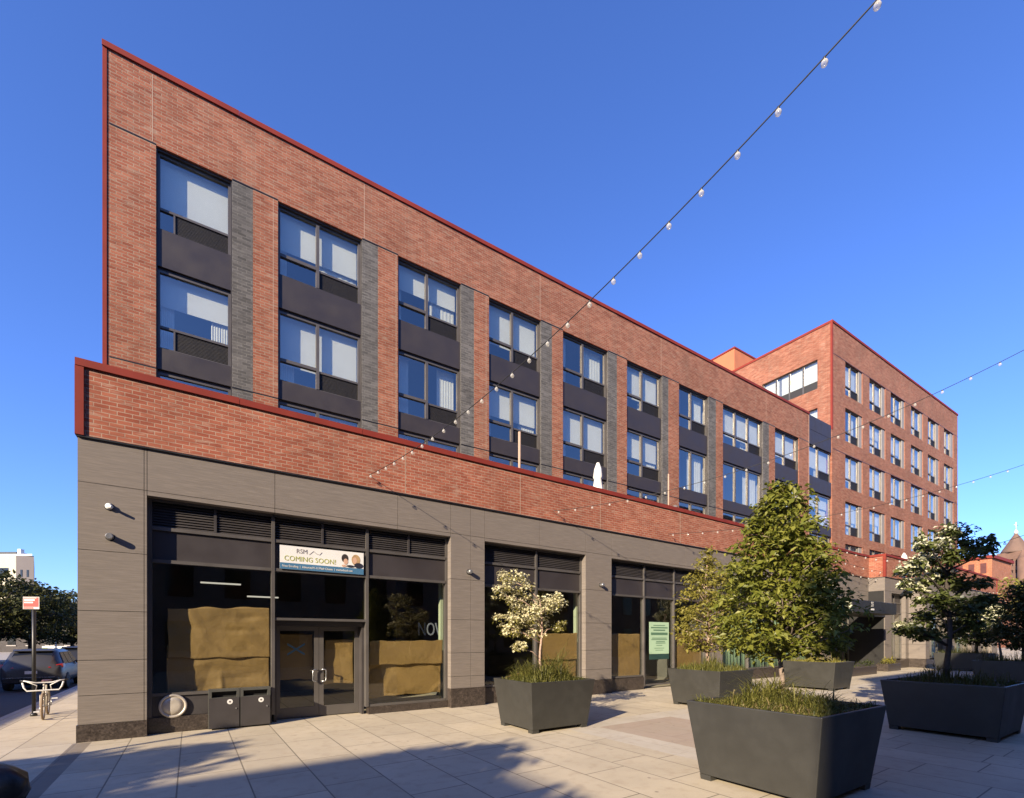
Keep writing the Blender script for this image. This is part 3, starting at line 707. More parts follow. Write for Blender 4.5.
sheet(SB[0]+.5, mB-.2, .45, .95, yp+.1, 'slumped low brown paper left of the flowering tree', 9, amp=.06, slump=.6)
sheet(SC[0]+.1, mC[0]-.1, .5, 2.15, yp, 'tall brown paper sheet left of the pale green poster', 10, amp=.025)
sheet(mC[1]+.1, SC[1]-.12, .5, 2.2, yp, 'tall brown paper sheet right of the pale green poster', 11, amp=.025)
# crossed tape on the left door leaf
tp = MB(); cx_, cz_ = (dA+md)/2, 1.72
for a in (-1, 1): tp.hexa([(cx_-.2, Y+.405-.001*a, cz_-.13*a-.025), (cx_+.2, Y+.405-.001*a, cz_+.13*a-.025), (cx_+.2, Y+.4058-.001*a, cz_+.13*a-.025), (cx_-.2, Y+.4058-.001*a, cz_-.13*a-.025), (cx_-.2, Y+.405-.001*a, cz_-.13*a+.025), (cx_+.2, Y+.405-.001*a, cz_+.13*a+.025), (cx_+.2, Y+.4058-.001*a, cz_+.13*a+.025), (cx_-.2, Y+.4058-.001*a, cz_-.13*a+.025)])
tag(tp.build('tape_cross', M['tape'], None, FL.M), 'blue crossed tape strips stuck on the left leaf of the door', 'tape')
o = text_obj('NOW', .56, paint('letter_grey', (.26, .28, .34), .7, .05, 2), 'lettering', None, FL.M @ T((s_(417.5, 1.15), 1.15, 2.08)) @ RX, ext=.01, width=.64)
tag(o, 'grey letters NOW hanging inside the window right of the glass door', 'letters')
# poster
pe = empty('poster', FL.M @ T((s_(649.5, Y+.04), Y+.045, FL.z(655, 654, Y))), 'pale green printed poster on the dark shop door further along', 'poster')
pw = s_(669, Y+.04)-s_(649.5, Y+.04); ph = 1.28
mb = MB(); mb.box(0, pw, 0, .008, 0, ph); mb.build('sheet', paint('poster_green', (.42, .60, .40), .6, .04, 2), pe)
mb = MB()
for z, w, h in ((1.13, .6, .03), (1.03, .85, .05), (.93, .6, .05), (.76, .85, .10), (.62, .75, .03), (.56, .8, .03), (.48, .45, .03), (.42, .5, .03), (.33, .3, .02), (.22, .5, .02), (.14, .4, .02)):
    x = pw*.5-w*pw/2+(.08 if h == .03 and z < .5 else 0); mb.box(x, x+w*pw, -.003, -.0005, z, z+h)
mb.build('print', paint('poster_print', (.10, .20, .12), .6, .05, 2), pe)
mb = MB(); mb.box(0, pw, 0, .008, -.22, -.01); mb.build('strip', paint('poster_dark', (.02, .06, .05), .6, .05, 2), pe)
# lit tubes inside the shop
for px, py, w in ((221, 583.5, .95), (263, 597, .8)):
    d = 3.2; x = FL.s(px, d); z = FL.z(px, py, d)
    e = MB(); e.box(-w/2, w/2, -.04, .04, -.018, .018); o = e.build('tube_light', emit('tube_glow', (1, .9, .75), .3), None, FL.M @ T((x, d, z)))
    tag(o, 'lit tube light inside the shop, '+('upper of the two' if py < 590 else 'lower of the two'), 'light', 'tube lights inside the shop')

# ------------------------------------------------------------------ things on the terrace
def parasol(px, d, zt, label, sc=1.0, z0=6.6, r=.27):
    e = empty('parasol', FL.M @ T((FL.s(px, d), d, z0)), label, 'parasol', 'closed white parasols on the terrace')
    h = zt-z0; mb = MB(); mb.tube([(0, 0, 0), (0, 0, h*.97)], .025, 8); mb.build('pole', M['white'], e)
    mb = MB(); n = 20; prof = [(r*.9, h*.12), (r*.95, h*.2), (r*.72, h*.5), (r*.5, h*.70), (r*.66, h*.73), (r*.5, h*.88), (.05, h), (0, h*1.01)]
    mb.lathe(prof, n=n)
    vs = []
    for i, p in enumerate(mb.v):
        f = 1+.18*math.cos(4*math.atan2(p[1], p[0])*2); vs.append((p[0]*f, p[1]*f, p[2]))
    mb.v = vs; mb.build('canopy', M['white'], e)
parasol(598, .9, FL.z(598, 463, .9), 'closed white parasol on the terrace behind the red coping')
parasol(904, .9, FL.z(904, 553, .9), 'small closed pale parasol on the far terrace near the flowering tree', r=.32)
def post(px, py, d, r, label, mat='white', name='post'):
    z = FL.z(px, py, d); mb = MB(); mb.tube([(0, 0, 0), (0, 0, z-6.6)], r, 10); mb.lathe([(r*1.6, 0), (r*1.6, .03), (r, .04)], n=10)
    tag(mb.build(name, M[mat], None, FL.M @ T((FL.s(px, d), d, 6.6))), label, 'post', 'posts on the terrace')
post(519.5, 432, .75, .045, 'tall pale wooden post on the terrace left of the white parasol', 'joint')
post(668.5, 474, .75, .03, 'thin pale post on the terrace right of the white parasol', 'joint')
x = FL.s(675, .8); e = empty('terrace_lamp', FL.M @ T((x, .8, 6.6)), 'short white terrace lamp beside the thin pale post', 'lamp')
mb = MB(); mb.lathe([(.1, 0), (.1, .95), (.08, 1.0)], n=12); mb.build('body', M['white'], e)
mb = MB(); mb.lathe([(.13, 1.0), (.13, 1.12), (.05, 1.16)], n=12); mb.build('cap', M['greywall'], e)

# ------------------------------------------------------------------ ground
# plaza paving in facade coordinates
cn = ground(599.5, 727); s0, d0 = FL.loc(cn)
m, nt, out = new_mat('paving'); b = N(nt, 'ShaderNodeBsdfPrincipled'); nt.links.new(b.outputs[0], out.inputs[0])
tc = N(nt, 'ShaderNodeTexCoord'); sp = N(nt, 'ShaderNodeSeparateXYZ'); nt.links.new(tc.outputs['Object'], sp.inputs[0])
X, Yd = sp.outputs[0], sp.outputs[1]
cb = N(nt, 'ShaderNodeCombineXYZ'); nt.links.new(Yd, cb.inputs[0]); nt.links.new(X, cb.inputs[1])
br = N(nt, 'ShaderNodeTexBrick'); br.offset = .37; br.offset_frequency = 2; br.squash = .7; br.squash_frequency = 3
base = scl((.60, .515, .375), K)
br.inputs['Color1'].default_value = (*scl(base, .90), 1); br.inputs['Color2'].default_value = (*scl(base, 1.10), 1); br.inputs['Mortar'].default_value = (*scl(base, .32), 1)
br.inputs['Scale'].default_value = 1; br.inputs['Brick Width'].default_value = 1.6; br.inputs['Row Height'].default_value = .82; br.inputs['Mortar Size'].default_value = .011; br.inputs['Mortar Smooth'].default_value = .3
nt.links.new(cb.outputs[0], br.inputs['Vector'])
def band(lo, hi, v): return mathn(nt, 'MULTIPLY', mathn(nt, 'GREATER_THAN', v, lo), mathn(nt, 'LESS_THAN', v, hi))
pink = mathn(nt, 'MULTIPLY', band(s0, s0+2.5, X), band(d0-3.4, d0, Yd))
light = mathn(nt, 'MULTIPLY', band(s0-.75, s0, X), band(-30, d0+.55, Yd))
light2 = mathn(nt, 'MULTIPLY', band(s0-.75, 60, X), band(d0, d0+.6, Yd))
light3 = mathn(nt, 'MULTIPLY', band(s0+2.5, s0+3.2, X), band(d0-3.4, d0+.55, Yd))
lt = mathn(nt, 'MAXIMUM', mathn(nt, 'MAXIMUM', light, light2), light3)
strip = mathn(nt, 'MULTIPLY', band(-.05, .22, X), band(-30, -.05, Yd))
col = mixc(nt, mathn(nt, 'MULTIPLY', pink, .75), br.outputs[0], scl((.40, .30, .235), K))
col = mixc(nt, mathn(nt, 'MULTIPLY', lt, .75), col, scl((.60, .545, .46), K))
col = mixc(nt, mathn(nt, 'MULTIPLY', strip, .85), col, scl((.13, .10, .08), K))
f = noise_fac(nt, tc.outputs['Object'], .9, 5, .3, .7); col = mixc(nt, mathn(nt, 'MULTIPLY', f, .42), col, scl(base, .66))
f = noise_fac(nt, tc.outputs['Object'], 5, 6, .5, .75); col = mixc(nt, mathn(nt, 'MULTIPLY', f, .34), col, (.24, .17, .115))
f = noise_fac(nt, tc.outputs['Object'], 60, 2, .4, .7); col = mixc(nt, mathn(nt, 'MULTIPLY', f, .14), col, (.2, .17, .14))
vo = N(nt, 'ShaderNodeTexVoronoi'); vo.inputs['Scale'].default_value = 1.7; nt.links.new(tc.outputs['Object'], vo.inputs['Vector'])
col = mixc(nt, mathn(nt, 'MULTIPLY', mathn(nt, 'LESS_THAN', vo.outputs['Distance'], .045), .55), col, (.09, .07, .055))
f = noise_fac(nt, tc.outputs['Object'], 2.4, 2, .70, .74); col = mixc(nt, mathn(nt, 'MULTIPLY', f, .45), col, (.16, .12, .09))
nt.links.new(col, b.inputs['Base Color']); b.inputs['Roughness'].default_value = .72; b.inputs['Specular IOR Level'].default_value = .3
bp = N(nt, 'ShaderNodeBump'); bp.inputs['Strength'].default_value = .35; bp.inputs['Distance'].default_value = .006; bp.invert = True
nt.links.new(br.outputs['Fac'], bp.inputs['Height']); nt.links.new(bp.outputs[0], b.inputs['Normal'])
mb = MB(); mb.box(-2.0, 140, -60, 60, -.3, 0)
tag(mb.build('plaza_paving', m, None, FL.M), kind='structure')
mb = MB(); mb.add([(-900, -900, -.14), (900, -900, -.14), (900, 900, -.14), (-900, 900, -.14)], [(0, 1, 2, 3)])
tag(mb.build('ground', M['asphalt'], None, FL.M), kind='structure')
mb = MB(); mb.box(-2.16, -2.003, -60, 60, -.3, .004); tag(mb.build('kerb', M['concrete'], None, FL.M), kind='structure')
mb = MB(); mb.box(-30, -12.0, -60, 200, -.3, .0); tag(mb.build('pavement', M['concrete'], None, FL.M), kind='structure')

# ------------------------------------------------------------------ planters, grass, trees
PR = math.radians(33)
def planter(cx, cy, label, w=1.36, l=1.36, flare=.13, h=1.08, rot=PR, top=None):
    W = T((cx, cy, 0)) @ Matrix.Rotation(rot, 4, 'Z')
    e = empty('planter', W, label, 'planter', 'dark tapered metal planters on the plaza')
    a, b = w/2, l/2; a2, b2 = a+flare, b+flare; zf = .075; th = .05; ft = .16
    def ring(x, y, z): return [(-x, -y, z), (x, -y, z), (x, y, z), (-x, y, z)]
    k = zf/h; am, bm_ = a+flare*k, b+flare*k
    vs = ring(am, bm_, zf)+ring(a2, b2, h)+ring(a2-th, b2-th, h)+ring(a2-th, b2-th, h-.18)
    fs = []
    for r in range(3):
        for i in range(4): fs.append((r*4+i, r*4+(i+1) % 4, (r+1)*4+(i+1) % 4, (r+1)*4+i))
    fs.append((0, 3, 2, 1)); fs.append((12, 13, 14, 15))
    mb = MB(); mb.add(vs, fs)
    mb.build('box', M['planter'], e, bevel=.012)
    for sx in (-1, 1):
        for sy in (-1, 1):
            f = MB()
            x0, x1 = sorted((sx*a, sx*(a-ft))); y0, y1 = sorted((sy*b, sy*(b-ft)))
            X0, X1 = sorted((sx*(am-.002), sx*(a-ft))); Y0, Y1 = sorted((sy*(bm_-.002), sy*(b-ft)))
            f.hexa([(x0, y0, 0), (x1, y0, 0), (x1, y1, 0), (x0, y1, 0), (X0, Y0, zf), (X1, Y0, zf), (X1, Y1, zf), (X0, Y1, zf)]); f.build('foot', M['planter'], e)
    s = MB(); n = 14; g = []
    for j in range(n+1):
        for i in range(n+1):
            x = (-1+2*i/n)*(a2-th-.002); y = (-1+2*j/n)*(b2-th-.002); r = max(abs(x)/a2, abs(y)/b2)
            g.append((x, y, h-.09+.07*(1-r*r)+.02*mnoise.noise(Vector((x*4+cx, y*4, cy)))))
    s.add(g, [(j*(n+1)+i, j*(n+1)+i+1, (j+1)*(n+1)+i+1, (j+1)*(n+1)+i) for j in range(n) for i in range(n)], True); s.build('soil', M['soil'], e, recalc=False)
    return W, (a2-th, b2-th, h)
def grass(W, dims, label, n=1500, hmin=.1, hmax=.34, mat='grass', seed=1, lean=.5, dry=0.0, wide=.007, edge=1.0):
    rr = random.Random(seed); a, b, h = dims; mb = MB()
    for _ in range(n):
        x = rr.uniform(-a, a)*.97; y = rr.uniform(-b, b)*.97
        cl = .5+.5*mnoise.noise(Vector((x*2.3+seed, y*2.3, 0)))
        cl = max(0, (cl-.32)*2.4)
        hh = (hmin+(hmax-hmin)*rr.random())*(.35+cl*.95)*(1.3-.75*max(abs(x)/a, abs(y)/b)**2)
        z = h-.08+.05*(1-max(abs(x)/a, abs(y)/b)**2)
        ang = rr.uniform(0, 2*math.pi); dx, dy = math.cos(ang), math.sin(ang); L = hh*lean*rr.uniform(.3, 1.4)
        w = wide*rr.uniform(.7, 1.4); px, py = -dy*w, dx*w
        if rr.random() < .05: hh *= 1.5
        P = [(x, y, z, 1.0)]
        for t in (.38, .72, 1.0): P.append((x+dx*L*t**1.7, y+dy*L*t**1.7, z+hh*(1.75*t-(.75+.45*min(1, lean*rr.random()))*t*t), 1-.55*t))
        mb.add([(q[0]+g*px*q[3], q[1]+g*py*q[3], q[2]) for q in P[:3] for g in (-1, 1)]+[P[3][:3]], [(0, 1, 3, 2), (2, 3, 5, 4), (4, 5, 6)])
    o = mb.build('grass', M[mat], None, W, recalc=False); tag(o, label, 'grass', None, 'stuff'); return o
def leaves(mb, c, rad, n, size, rr, flat=.5, updir=.6, shell=.5, asp=.5):
    for _ in range(n):
        while True:
            p = Vector((rr.uniform(-1, 1), rr.uniform(-1, 1), rr.uniform(-1, 1)))
            if p.length <= 1: break
        if shell and p.length > 1e-3: p = p.normalized()*(p.length**(1-shell*.6))
        q = Vector((c[0]+p.x*rad[0], c[1]+p.y*rad[1], c[2]+p.z*rad[2]))
        nrm = Vector((rr.gauss(0, 1)*flat+p.x*.5, rr.gauss(0, 1)*flat+p.y*.5, updir+rr.gauss(0, .3))).normalized()
        u = nrm.orthogonal().normalized(); w = nrm.cross(u); a = rr.uniform(0, 6.283)
        d = u*math.cos(a)+w*math.sin(a)+Vector((p.x*.4, p.y*.4, -.25)); d = (d-nrm*d.dot(nrm)).normalized(); e = nrm.cross(d)
        s = size*rr.uniform(.45, 1.4); k = s*asp
        mb.add([tuple(q), tuple(q+d*s*.45+e*k*.55+nrm*s*.08), tuple(q+d*s-nrm*s*.12), tuple(q+d*s*.45-e*k*.55+nrm*s*.08)], [(0, 1, 2), (0, 2, 3)])
def limbs(mb, base, tips, r0, rr, h0):
    for t in tips:
        t = Vector(t); z = min(h0[1], max(h0[0], t.z-.35*((t.x-base[0])**2+(t.y-base[1])**2)**.5-.1)); st = Vector((base[0], base[1], z))
        md_ = (st+t)/2+Vector((rr.uniform(-.06, .06), rr.uniform(-.06, .06), rr.uniform(-.02, .1)))
        mb.tube([st, md_, t], [r0*.45, r0*.28, r0*.1], 5)
def profile_tree(name, base, label, prof, nclump, nleaf, lsize, lmat, bmat, r0, ztrunk, seed, group=None, flat=.35, clump=.2, cat='tree', zc=.5):
    """prof: list of (z, radius) from bottom to top of the crown"""
    rr = random.Random(seed); e = empty(name, T(base), label, cat, group)
    zb, zt = prof[0][0], prof[-1][0]
    def rad(z):
        for (z0, a), (z1, b) in zip(prof, prof[1:]):
            if z0 <= z <= z1: return a+(b-a)*(z-z0)/(z1-z0)
        return .1
    cm = MB(); tips = []
    for i in range(nclump):
        while True:
            z = rr.uniform(zb, zt)
            if rr.random() < (rad(z)+.15)/(max(p[1] for p in prof)+.15): break
        a = rr.uniform(0, 6.283); f = rr.random()**.4*rr.uniform(.8, 1.08)
        lump = 1+.18*mnoise.noise(Vector((math.cos(a)*2+seed, math.sin(a)*2, z*1.8)))
        r = rad(z)*f*lump; p = (r*math.cos(a), r*math.sin(a), z+.05*rr.gauss(0, 1))
        leaves(cm, p, (clump, clump, clump*zc), nleaf, lsize, rr, flat=flat)
        if i % 6 == 0: tips.append(p)
    cm.build('crown', M[lmat], e, recalc=False)
    tm = MB(); n = 7; pts = [(rr.uniform(-.02, .02)*i, rr.uniform(-.02, .02)*i, ztrunk[0]+(ztrunk[1]-ztrunk[0])*i/n) for i in range(n+1)]
    tm.tube(pts, [r0*(1-.75*i/n) for i in range(n+1)], 9)
    limbs(tm, (0, 0), tips, r0, rr, (zb-.1, ztrunk[1]-.1)); tm.build('trunk', M[bmat], e)
    return e

def center(px_base_near, py_base_near, w, l, rot=PR):
    """planter whose near base corner (x+, y-)... is seen at the pixel"""
    n = ground(px_base_near, py_base_near); c, s = math.cos(rot), math.sin(rot)
    lx, ly = -w/2, -l/2
    return n.x-(lx*c-ly*s), n.y-(lx*s+ly*c)
# P1
cx, cy = center(532.6, 734.2, 1.5, 1.25); P1 = (cx, cy)
W, D = planter(cx, cy, 'dark tapered planter under the cream flowering tree by the shopfront', 1.5, 1.25)
grass(W, D, 'tufts of ornamental grass in the planter under the cream flowering tree', 2000, .12, .52, seed=3, lean=1.2, mat='grass')
# P2
cx, cy = center(717, 710, 1.4, 1.4); P2 = (cx, cy)
W, D = planter(cx, cy, 'dark tapered planter under the yellow green tree, partly behind the nearest planter', 1.4, 1.5)
grass(W, D, 'short grass in the planter under the yellow green tree', 1500, .1, .36, seed=4, mat='grass')
# P3
cx, cy = center(833, 691.2, 1.4, 1.75); P3 = (cx, cy)
W, D = planter(cx, cy, 'dark tapered planter standing in full sun before the entrance canopy', 1.4, 1.75)
grass(W, D, 'low grass in the sunlit planter before the entrance canopy', 900, .1, .28, seed=5, mat='yellowleaf')
# P4 near
cx, cy = center(815, 811, 1.5, 1.5); P4 = (cx, cy)
W, D = planter(cx, cy, 'nearest and largest looking dark tapered planter in the foreground', 1.5, 1.5, flare=.14, h=1.11)
grass(W, D, 'thick grass and dry stems filling the nearest planter', 4600, .06, .30, seed=6, mat='grass', lean=1.3, wide=.006)
grass(W, (D[0], D[1], D[2]-.02), 'straw coloured dry grass along the rim of the nearest planter', 1500, .05, .15, seed=16, mat='drygrass', lean=1.0, wide=.006)
# P5 shade
cx, cy = center(998, 743, 1.7, 1.7); P5 = (cx, cy)
W, D = planter(cx, cy, 'dark planter in deep shade at the right edge under the dogwood tree', 1.7, 1.7)
grass(W, D, 'grass with shade in its colour in the planter at the right edge', 1200, .1, .3, seed=7, mat='grassshaded')
# P6 far
cx, cy = center(985, 672, 1.5, 2.2); P6 = (cx, cy)
W, D = planter(cx, cy, 'distant dark planter behind the shaded dogwood planter', 1.5, 2.2)
grass(W, D, 'shrubs with shade in their colour filling the distant planter on the right', 700, .15, .5, seed=8, mat='grassshaded')
cx, cy = center(1030, 690, 1.5, 1.5); P7 = (cx, cy)
W, D = planter(cx, cy, 'dark planter cut off by the right edge, under the darkest tree', 1.5, 1.5)
grass(W, D, 'grass with shade in its colour in the planter cut off by the right edge', 500, .15, .4, seed=18, mat='grassshaded')

# near hornbeam
tx, ty = P4[0]+.0, P4[1]+.05
tb = at(781, 690, P4[1]+.25)
profile_tree('tree', (tb.x, tb.y, .95), 'dense cone shaped green tree growing from the nearest planter',
    [(.84, .50), (.98, .82), (1.25, .92), (1.65, .84), (2.05, .70), (2.5, .52), (2.9, .37), (3.12, .15), (3.26, .03)], 780, 17, .085, 'hornbeam', 'bark', .038, (0, 3.1), 11, flat=.33, clump=.13, zc=.45)
t2_ = at(708, 660, P2[1]+.1)
profile_tree('tree', (t2_.x, t2_.y, .95), 'smaller yellow green tree half hidden behind the dense cone shaped tree',
    [(.70, .5), (.95, 1.02), (1.5, 1.12), (2.1, .9), (2.8, .62), (3.4, .3), (3.7, .05)], 420, 15, .10, 'yellowleaf', 'barkpink', .05, (0, 3.5), 12, flat=.4, clump=.18, zc=.45)
def clump_tree(name, base, label, clumps, bmat, lmat, fmat, r0, ztop, seed, fl=60, lf=40, fsize=.055, lsize=.09, group=None, bends=None, sep=0):
    """clumps: (x, y, z, rx, rz, blossom share)"""
    rr = random.Random(seed); e = empty(name, T(base), label, 'tree', group)
    cm = MB(); fm = MB()
    for x, y, z, rx, rz, fs in clumps:
        k = (rx*rx*rz)**.5*14
        sub = max(3, int(10*rx/.4)) if not sep else max(6, int(22*rx/.4))
        for i in range(sub):
            a = rr.uniform(0, 6.28); q = rr.random()**.5*(1.0 if not sep else 1.3)
            p = (x+rx*.75*q*math.cos(a), y+rx*.75*q*math.sin(a), z+rr.uniform(-.6, .6)*rz*(1.7 if sep else 1))
            rad = (rx*.42, rx*.42, rz*.6) if not sep else (rx*.30, rx*.30, rx*.24)
            if fs > 0: leaves(fm, (p[0], p[1], p[2]+rz*.25), rad, int(fl*fs*(.6 if sep else 1)), fsize, rr, flat=.45, updir=.8, asp=.9)
            if fs < 1: leaves(cm, p, rad, int(lf*(1-fs*.7)), lsize, rr, flat=.35)
    if cm.v: cm.build('crown', M[lmat], e, recalc=False)
    if fm.v: fm.build('blossom', M[fmat], e, recalc=False)
    tm = MB(); n = 8
    pts = [(.03*math.sin(i*1.1+seed), .03*math.cos(i*1.3), ztop*i/n) for i in range(n+1)]
    tm.tube(pts, [r0*(1-.7*i/n) for i in range(n+1)], 9)
    limbs(tm, (0, 0), [(c[0], c[1], c[2]-.02) for c in clumps], r0, rr, (ztop*.25, ztop*.95)); tm.build('trunk', M[bmat], e)
    return e
# P1 cream flowering tree
b1 = at(541, 684, P1[1]+.05)
cl = []
for px, py, hw, hh_, dz, fs in ((514, 581, 18, 8, 0, .85), (503, 594, 11, 7, -.2, .85), (521, 597, 12, 6, .3, .7), (547, 606, 18, 8, -.1, .85), (523, 612, 18, 10, -.2, .8), (506, 626, 13, 9, -.1, .85), (528, 628, 18, 10, .1, .75), (556, 601, 9, 6, .3, .8), (519, 647, 9, 4, -.2, .8), (557, 627, 10, 4, .3, .25), (535, 618, 14, 8, .4, .6)):
    Z = b1.y+dz; p = at(px, py, Z); cl.append((p.x-b1.x, p.y-b1.y, p.z-1.0, hw/F*Z, hh_/F*Z, fs))
clump_tree('flowering_tree', (b1.x, b1.y, 1.0), 'small tree smothered in cream blossom in front of the shopfront', cl, 'barkpink', 'yellowleaf', 'blossom', .035, 1.9, 21, fl=44, lf=26, fsize=.052, lsize=.06, sep=1)
# P3 white flowering
b3 = at(821, 660, P3[1]+.1); cl = []
for px, py, hw, hh_, dz, fs in ((834, 610, 16, 7, -.1, .85), (826, 626, 12, 6, -.3, .9), (842, 605, 8, 5, .1, .9), (815, 600, 18, 10, .3, .4), (805, 620, 14, 8, .4, .3), (820, 588, 14, 8, .2, .4)):
    Z = b3.y+dz; p = at(px, py, Z); cl.append((p.x-b3.x, p.y-b3.y, p.z-1.0, hw/F*Z, hh_/F*Z, fs))
clump_tree('flowering_tree', (b3.x, b3.y, 1.0), 'white flowering tree mostly hidden behind the dense cone shaped tree', cl, 'barkpink', 'dogleaf', 'blossomwhite', .045, 2.3, 22, fl=60, lf=30, fsize=.07)
# P5 dogwood
b5 = at(948, 690, P5[1]+.15); cl = []
for px, py, hw, hh_, dz, fs in ((935, 537, 16, 8, 0, .45), (955, 533, 18, 9, .2, .12), (975, 545, 18, 9, 0, 0), (988, 551, 9, 6, 0, 0), (960, 555, 16, 9, -.3, .05),
    (925, 560, 18, 8, 0, .6), (910, 572, 13, 7, -.1, .75), (905, 585, 11, 6, -.2, .75), (925, 582, 14, 7, .2, .6), (940, 575, 14, 8, .3, .5), (931, 548, 14, 6, -.4, .7), (917, 566, 10, 6, -.5, .8), (915, 590, 10, 5, .1, .7),
    (955, 580, 16, 8, 0, 0), (972, 585, 16, 9, .2, 0), (985, 600, 12, 6, 0, 0), (935, 600, 18, 9, -.2, .03), (960, 608, 20, 9, 0, 0), (930, 618, 18, 9, .2, .02), (908, 630, 16, 6, -.2, .12), (925, 634, 18, 6, 0, 0), (950, 628, 18, 9, .3, 0), (972, 622, 10, 7, 0, 0), (901, 626, 5, 3, -.3, .7)):
    Z = b5.y+dz*1.6; p = at(px, py, Z); cl.append((p.x-b5.x, p.y-b5.y, p.z-1.0, hw/F*Z, hh_/F*Z, fs))
clump_tree('flowering_tree', (b5.x, b5.y, 1.0), 'layered dogwood with white flowers on its upper left, in the right planter', cl, 'barkdark', 'dogleaf', 'blossomwhite', .06, 3.3, 23, fl=36, lf=42, fsize=.08, lsize=.11)
# trees beyond on the right
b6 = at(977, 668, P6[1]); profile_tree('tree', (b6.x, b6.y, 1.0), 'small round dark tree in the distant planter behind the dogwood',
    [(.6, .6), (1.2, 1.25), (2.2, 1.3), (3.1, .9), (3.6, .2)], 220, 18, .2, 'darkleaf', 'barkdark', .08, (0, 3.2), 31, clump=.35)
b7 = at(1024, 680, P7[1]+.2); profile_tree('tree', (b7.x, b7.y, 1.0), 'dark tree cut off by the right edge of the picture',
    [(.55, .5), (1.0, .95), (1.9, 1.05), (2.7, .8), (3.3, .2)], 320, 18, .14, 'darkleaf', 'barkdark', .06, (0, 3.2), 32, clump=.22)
cl = []; b8 = at(1000, 660, 27)
for px, py, hw, hh_, fs in ((995, 612, 8, 8, .5), (990, 625, 8, 6, .4), (1003, 632, 8, 7, .3)):
    p = at(px, py, 27); cl.append((p.x-b8.x, 0, p.z, hw/F*27, hh_/F*27, fs))
clump_tree('flowering_tree', (b8.x, b8.y, 0), 'distant pale flowering tree between the two dark trees on the right', cl, 'barkdark', 'dogleaf', 'blossomwhite', .08, 3, 24, fl=50, lf=30, fsize=.13, lsize=.18)
# entrance boxes with shrubs
for px0, px1, label, sd in ((846, 877, 'low dark box planter left of the entrance pilaster', 1), (888, 901, 'low dark box planter with bright shrub right of the pilaster', 2)):
    d = -1.9 if sd == 1 else -1.6; xa, xb = FL.s(px0, d), FL.s(px1, d)
    e = empty('box_planter', FL.M @ T((xa, d, 0)), label, 'planter', 'low box planters by the entrance')
    mb = MB(); mb.box(0, xb-xa, 0, .6, 0, .42); mb.build('box', M['granite'], e, bevel=.01)
    mb = MB(); mb.box(.05, xb-xa-.05, .05, .55, .42, .44); mb.build('soil', M['soil'], e)
    mb = MB(); rr = random.Random(sd)
    for i in range(8): leaves(mb, (rr.uniform(.2, xb-xa-.2), .3, .6), (.3, .25, .2), 30, .12, rr)
    tag(mb.build('shrub', M['yellowleaf' if sd == 2 else 'darkleaf'], None, FL.M @ T((xa, d, 0)), recalc=False), 'leafy shrub in the '+label[4:], 'shrub')

# ------------------------------------------------------------------ string lights
def bulb_mesh():
    mb = MB(); mb.lathe([(0, -.112), (.018, -.108), (.034, -.092), (.04, -.072), (.034, -.05), (.02, -.035), (.016, -.028)], n=12); return mb
def string_light(A, E, sag, step, first, label, r=.0075, n=60, scale=1.0):
    A = Vector(A); E = Vector(E)
    P = lambda t: A+(E-A)*t-Vector((0, 0, sag*4*t*(1-t)))
    e = empty('string_light', T(A), label, 'string lights', 'bulb strings over the plaza')
    mb = MB(); mb.tube([P(i/n)-A for i in range(n+1)], r, 6); mb.build('cable', M['cable'], e)
    L = (E-A).length; k = 0; t = first/L; b0 = None
    sk = MB(); sk.lathe([(.013, .006), (.017, 0), (.017, -.03), (.013, -.034)], n=8)
    while t < 1:
        p = P(t)-A
        if k == 0:
            b0 = bulb_mesh().build('bulb', M['bulb'], e, T(A+p) @ Matrix.Scale(scale*.82, 4)); s0_ = sk.build('socket', M['black'], b0)
        else:
            b = b0.copy(); COL.objects.link(b); b.parent = e; b.matrix_basis = T(p) @ Matrix.Scale(scale*.82, 4)
            s = s0_.copy(); COL.objects.link(s); s.parent = b
        k += 1; t += step/L
    return e
A1 = FL.w(FL.s(369, -.03), -.03, FL.z(369, 475, -.03)); A2 = FL.w(FL.s(553, -.03), -.03, FL.z(553, 511, -.03)); A3 = FL.w(FL.s(668, -.03), -.03, FL.z(668, 534, -.03))
S1E = at(895, -20, 4.2); S2E = at(1064, 329, 11); S3E = at(1095, 439, 17)
string_light(A1, S1E, .55, .42, .1, 'longest bulb string rising from the brick band to the top right sky')
string_light(A2, S2E, .75, .57, .2, 'middle bulb string from the terrace wall to the right edge')
string_light(A3, S3E, .70, .58, .2, 'lower bulb string passing behind the cone shaped tree')
A4 = FL.w(FL.s(838, -.03), -.03, FL.z(838, 548, -.03)); string_light(A4, at(1060, 522, 14), .9, 1.0, .1, 'distant bulb string in front of the tall block above the entrance', scale=1.3)
A5 = FL.w(FL.s(825, -.03), -.03, FL.z(825, 556, -.03)); string_light(A5, FL.w(FL.s(952, -1.8), -1.85, FL.z(952, 575, -1.8)), .5, 1.0, .1, 'far bulb string along the brick parapet above the canopy', scale=1.3)
A6 = FL.w(FL.s(826, -.05), -.05, FL.z(826, 568, -.03)); string_light(A6, FL.w(FL.s(1000, -2.0), -2.0, FL.z(1000, 592, -2.0)), .4, 1.0, .1, 'lowest far bulb string across the brick band beyond the canopy', scale=1.3)

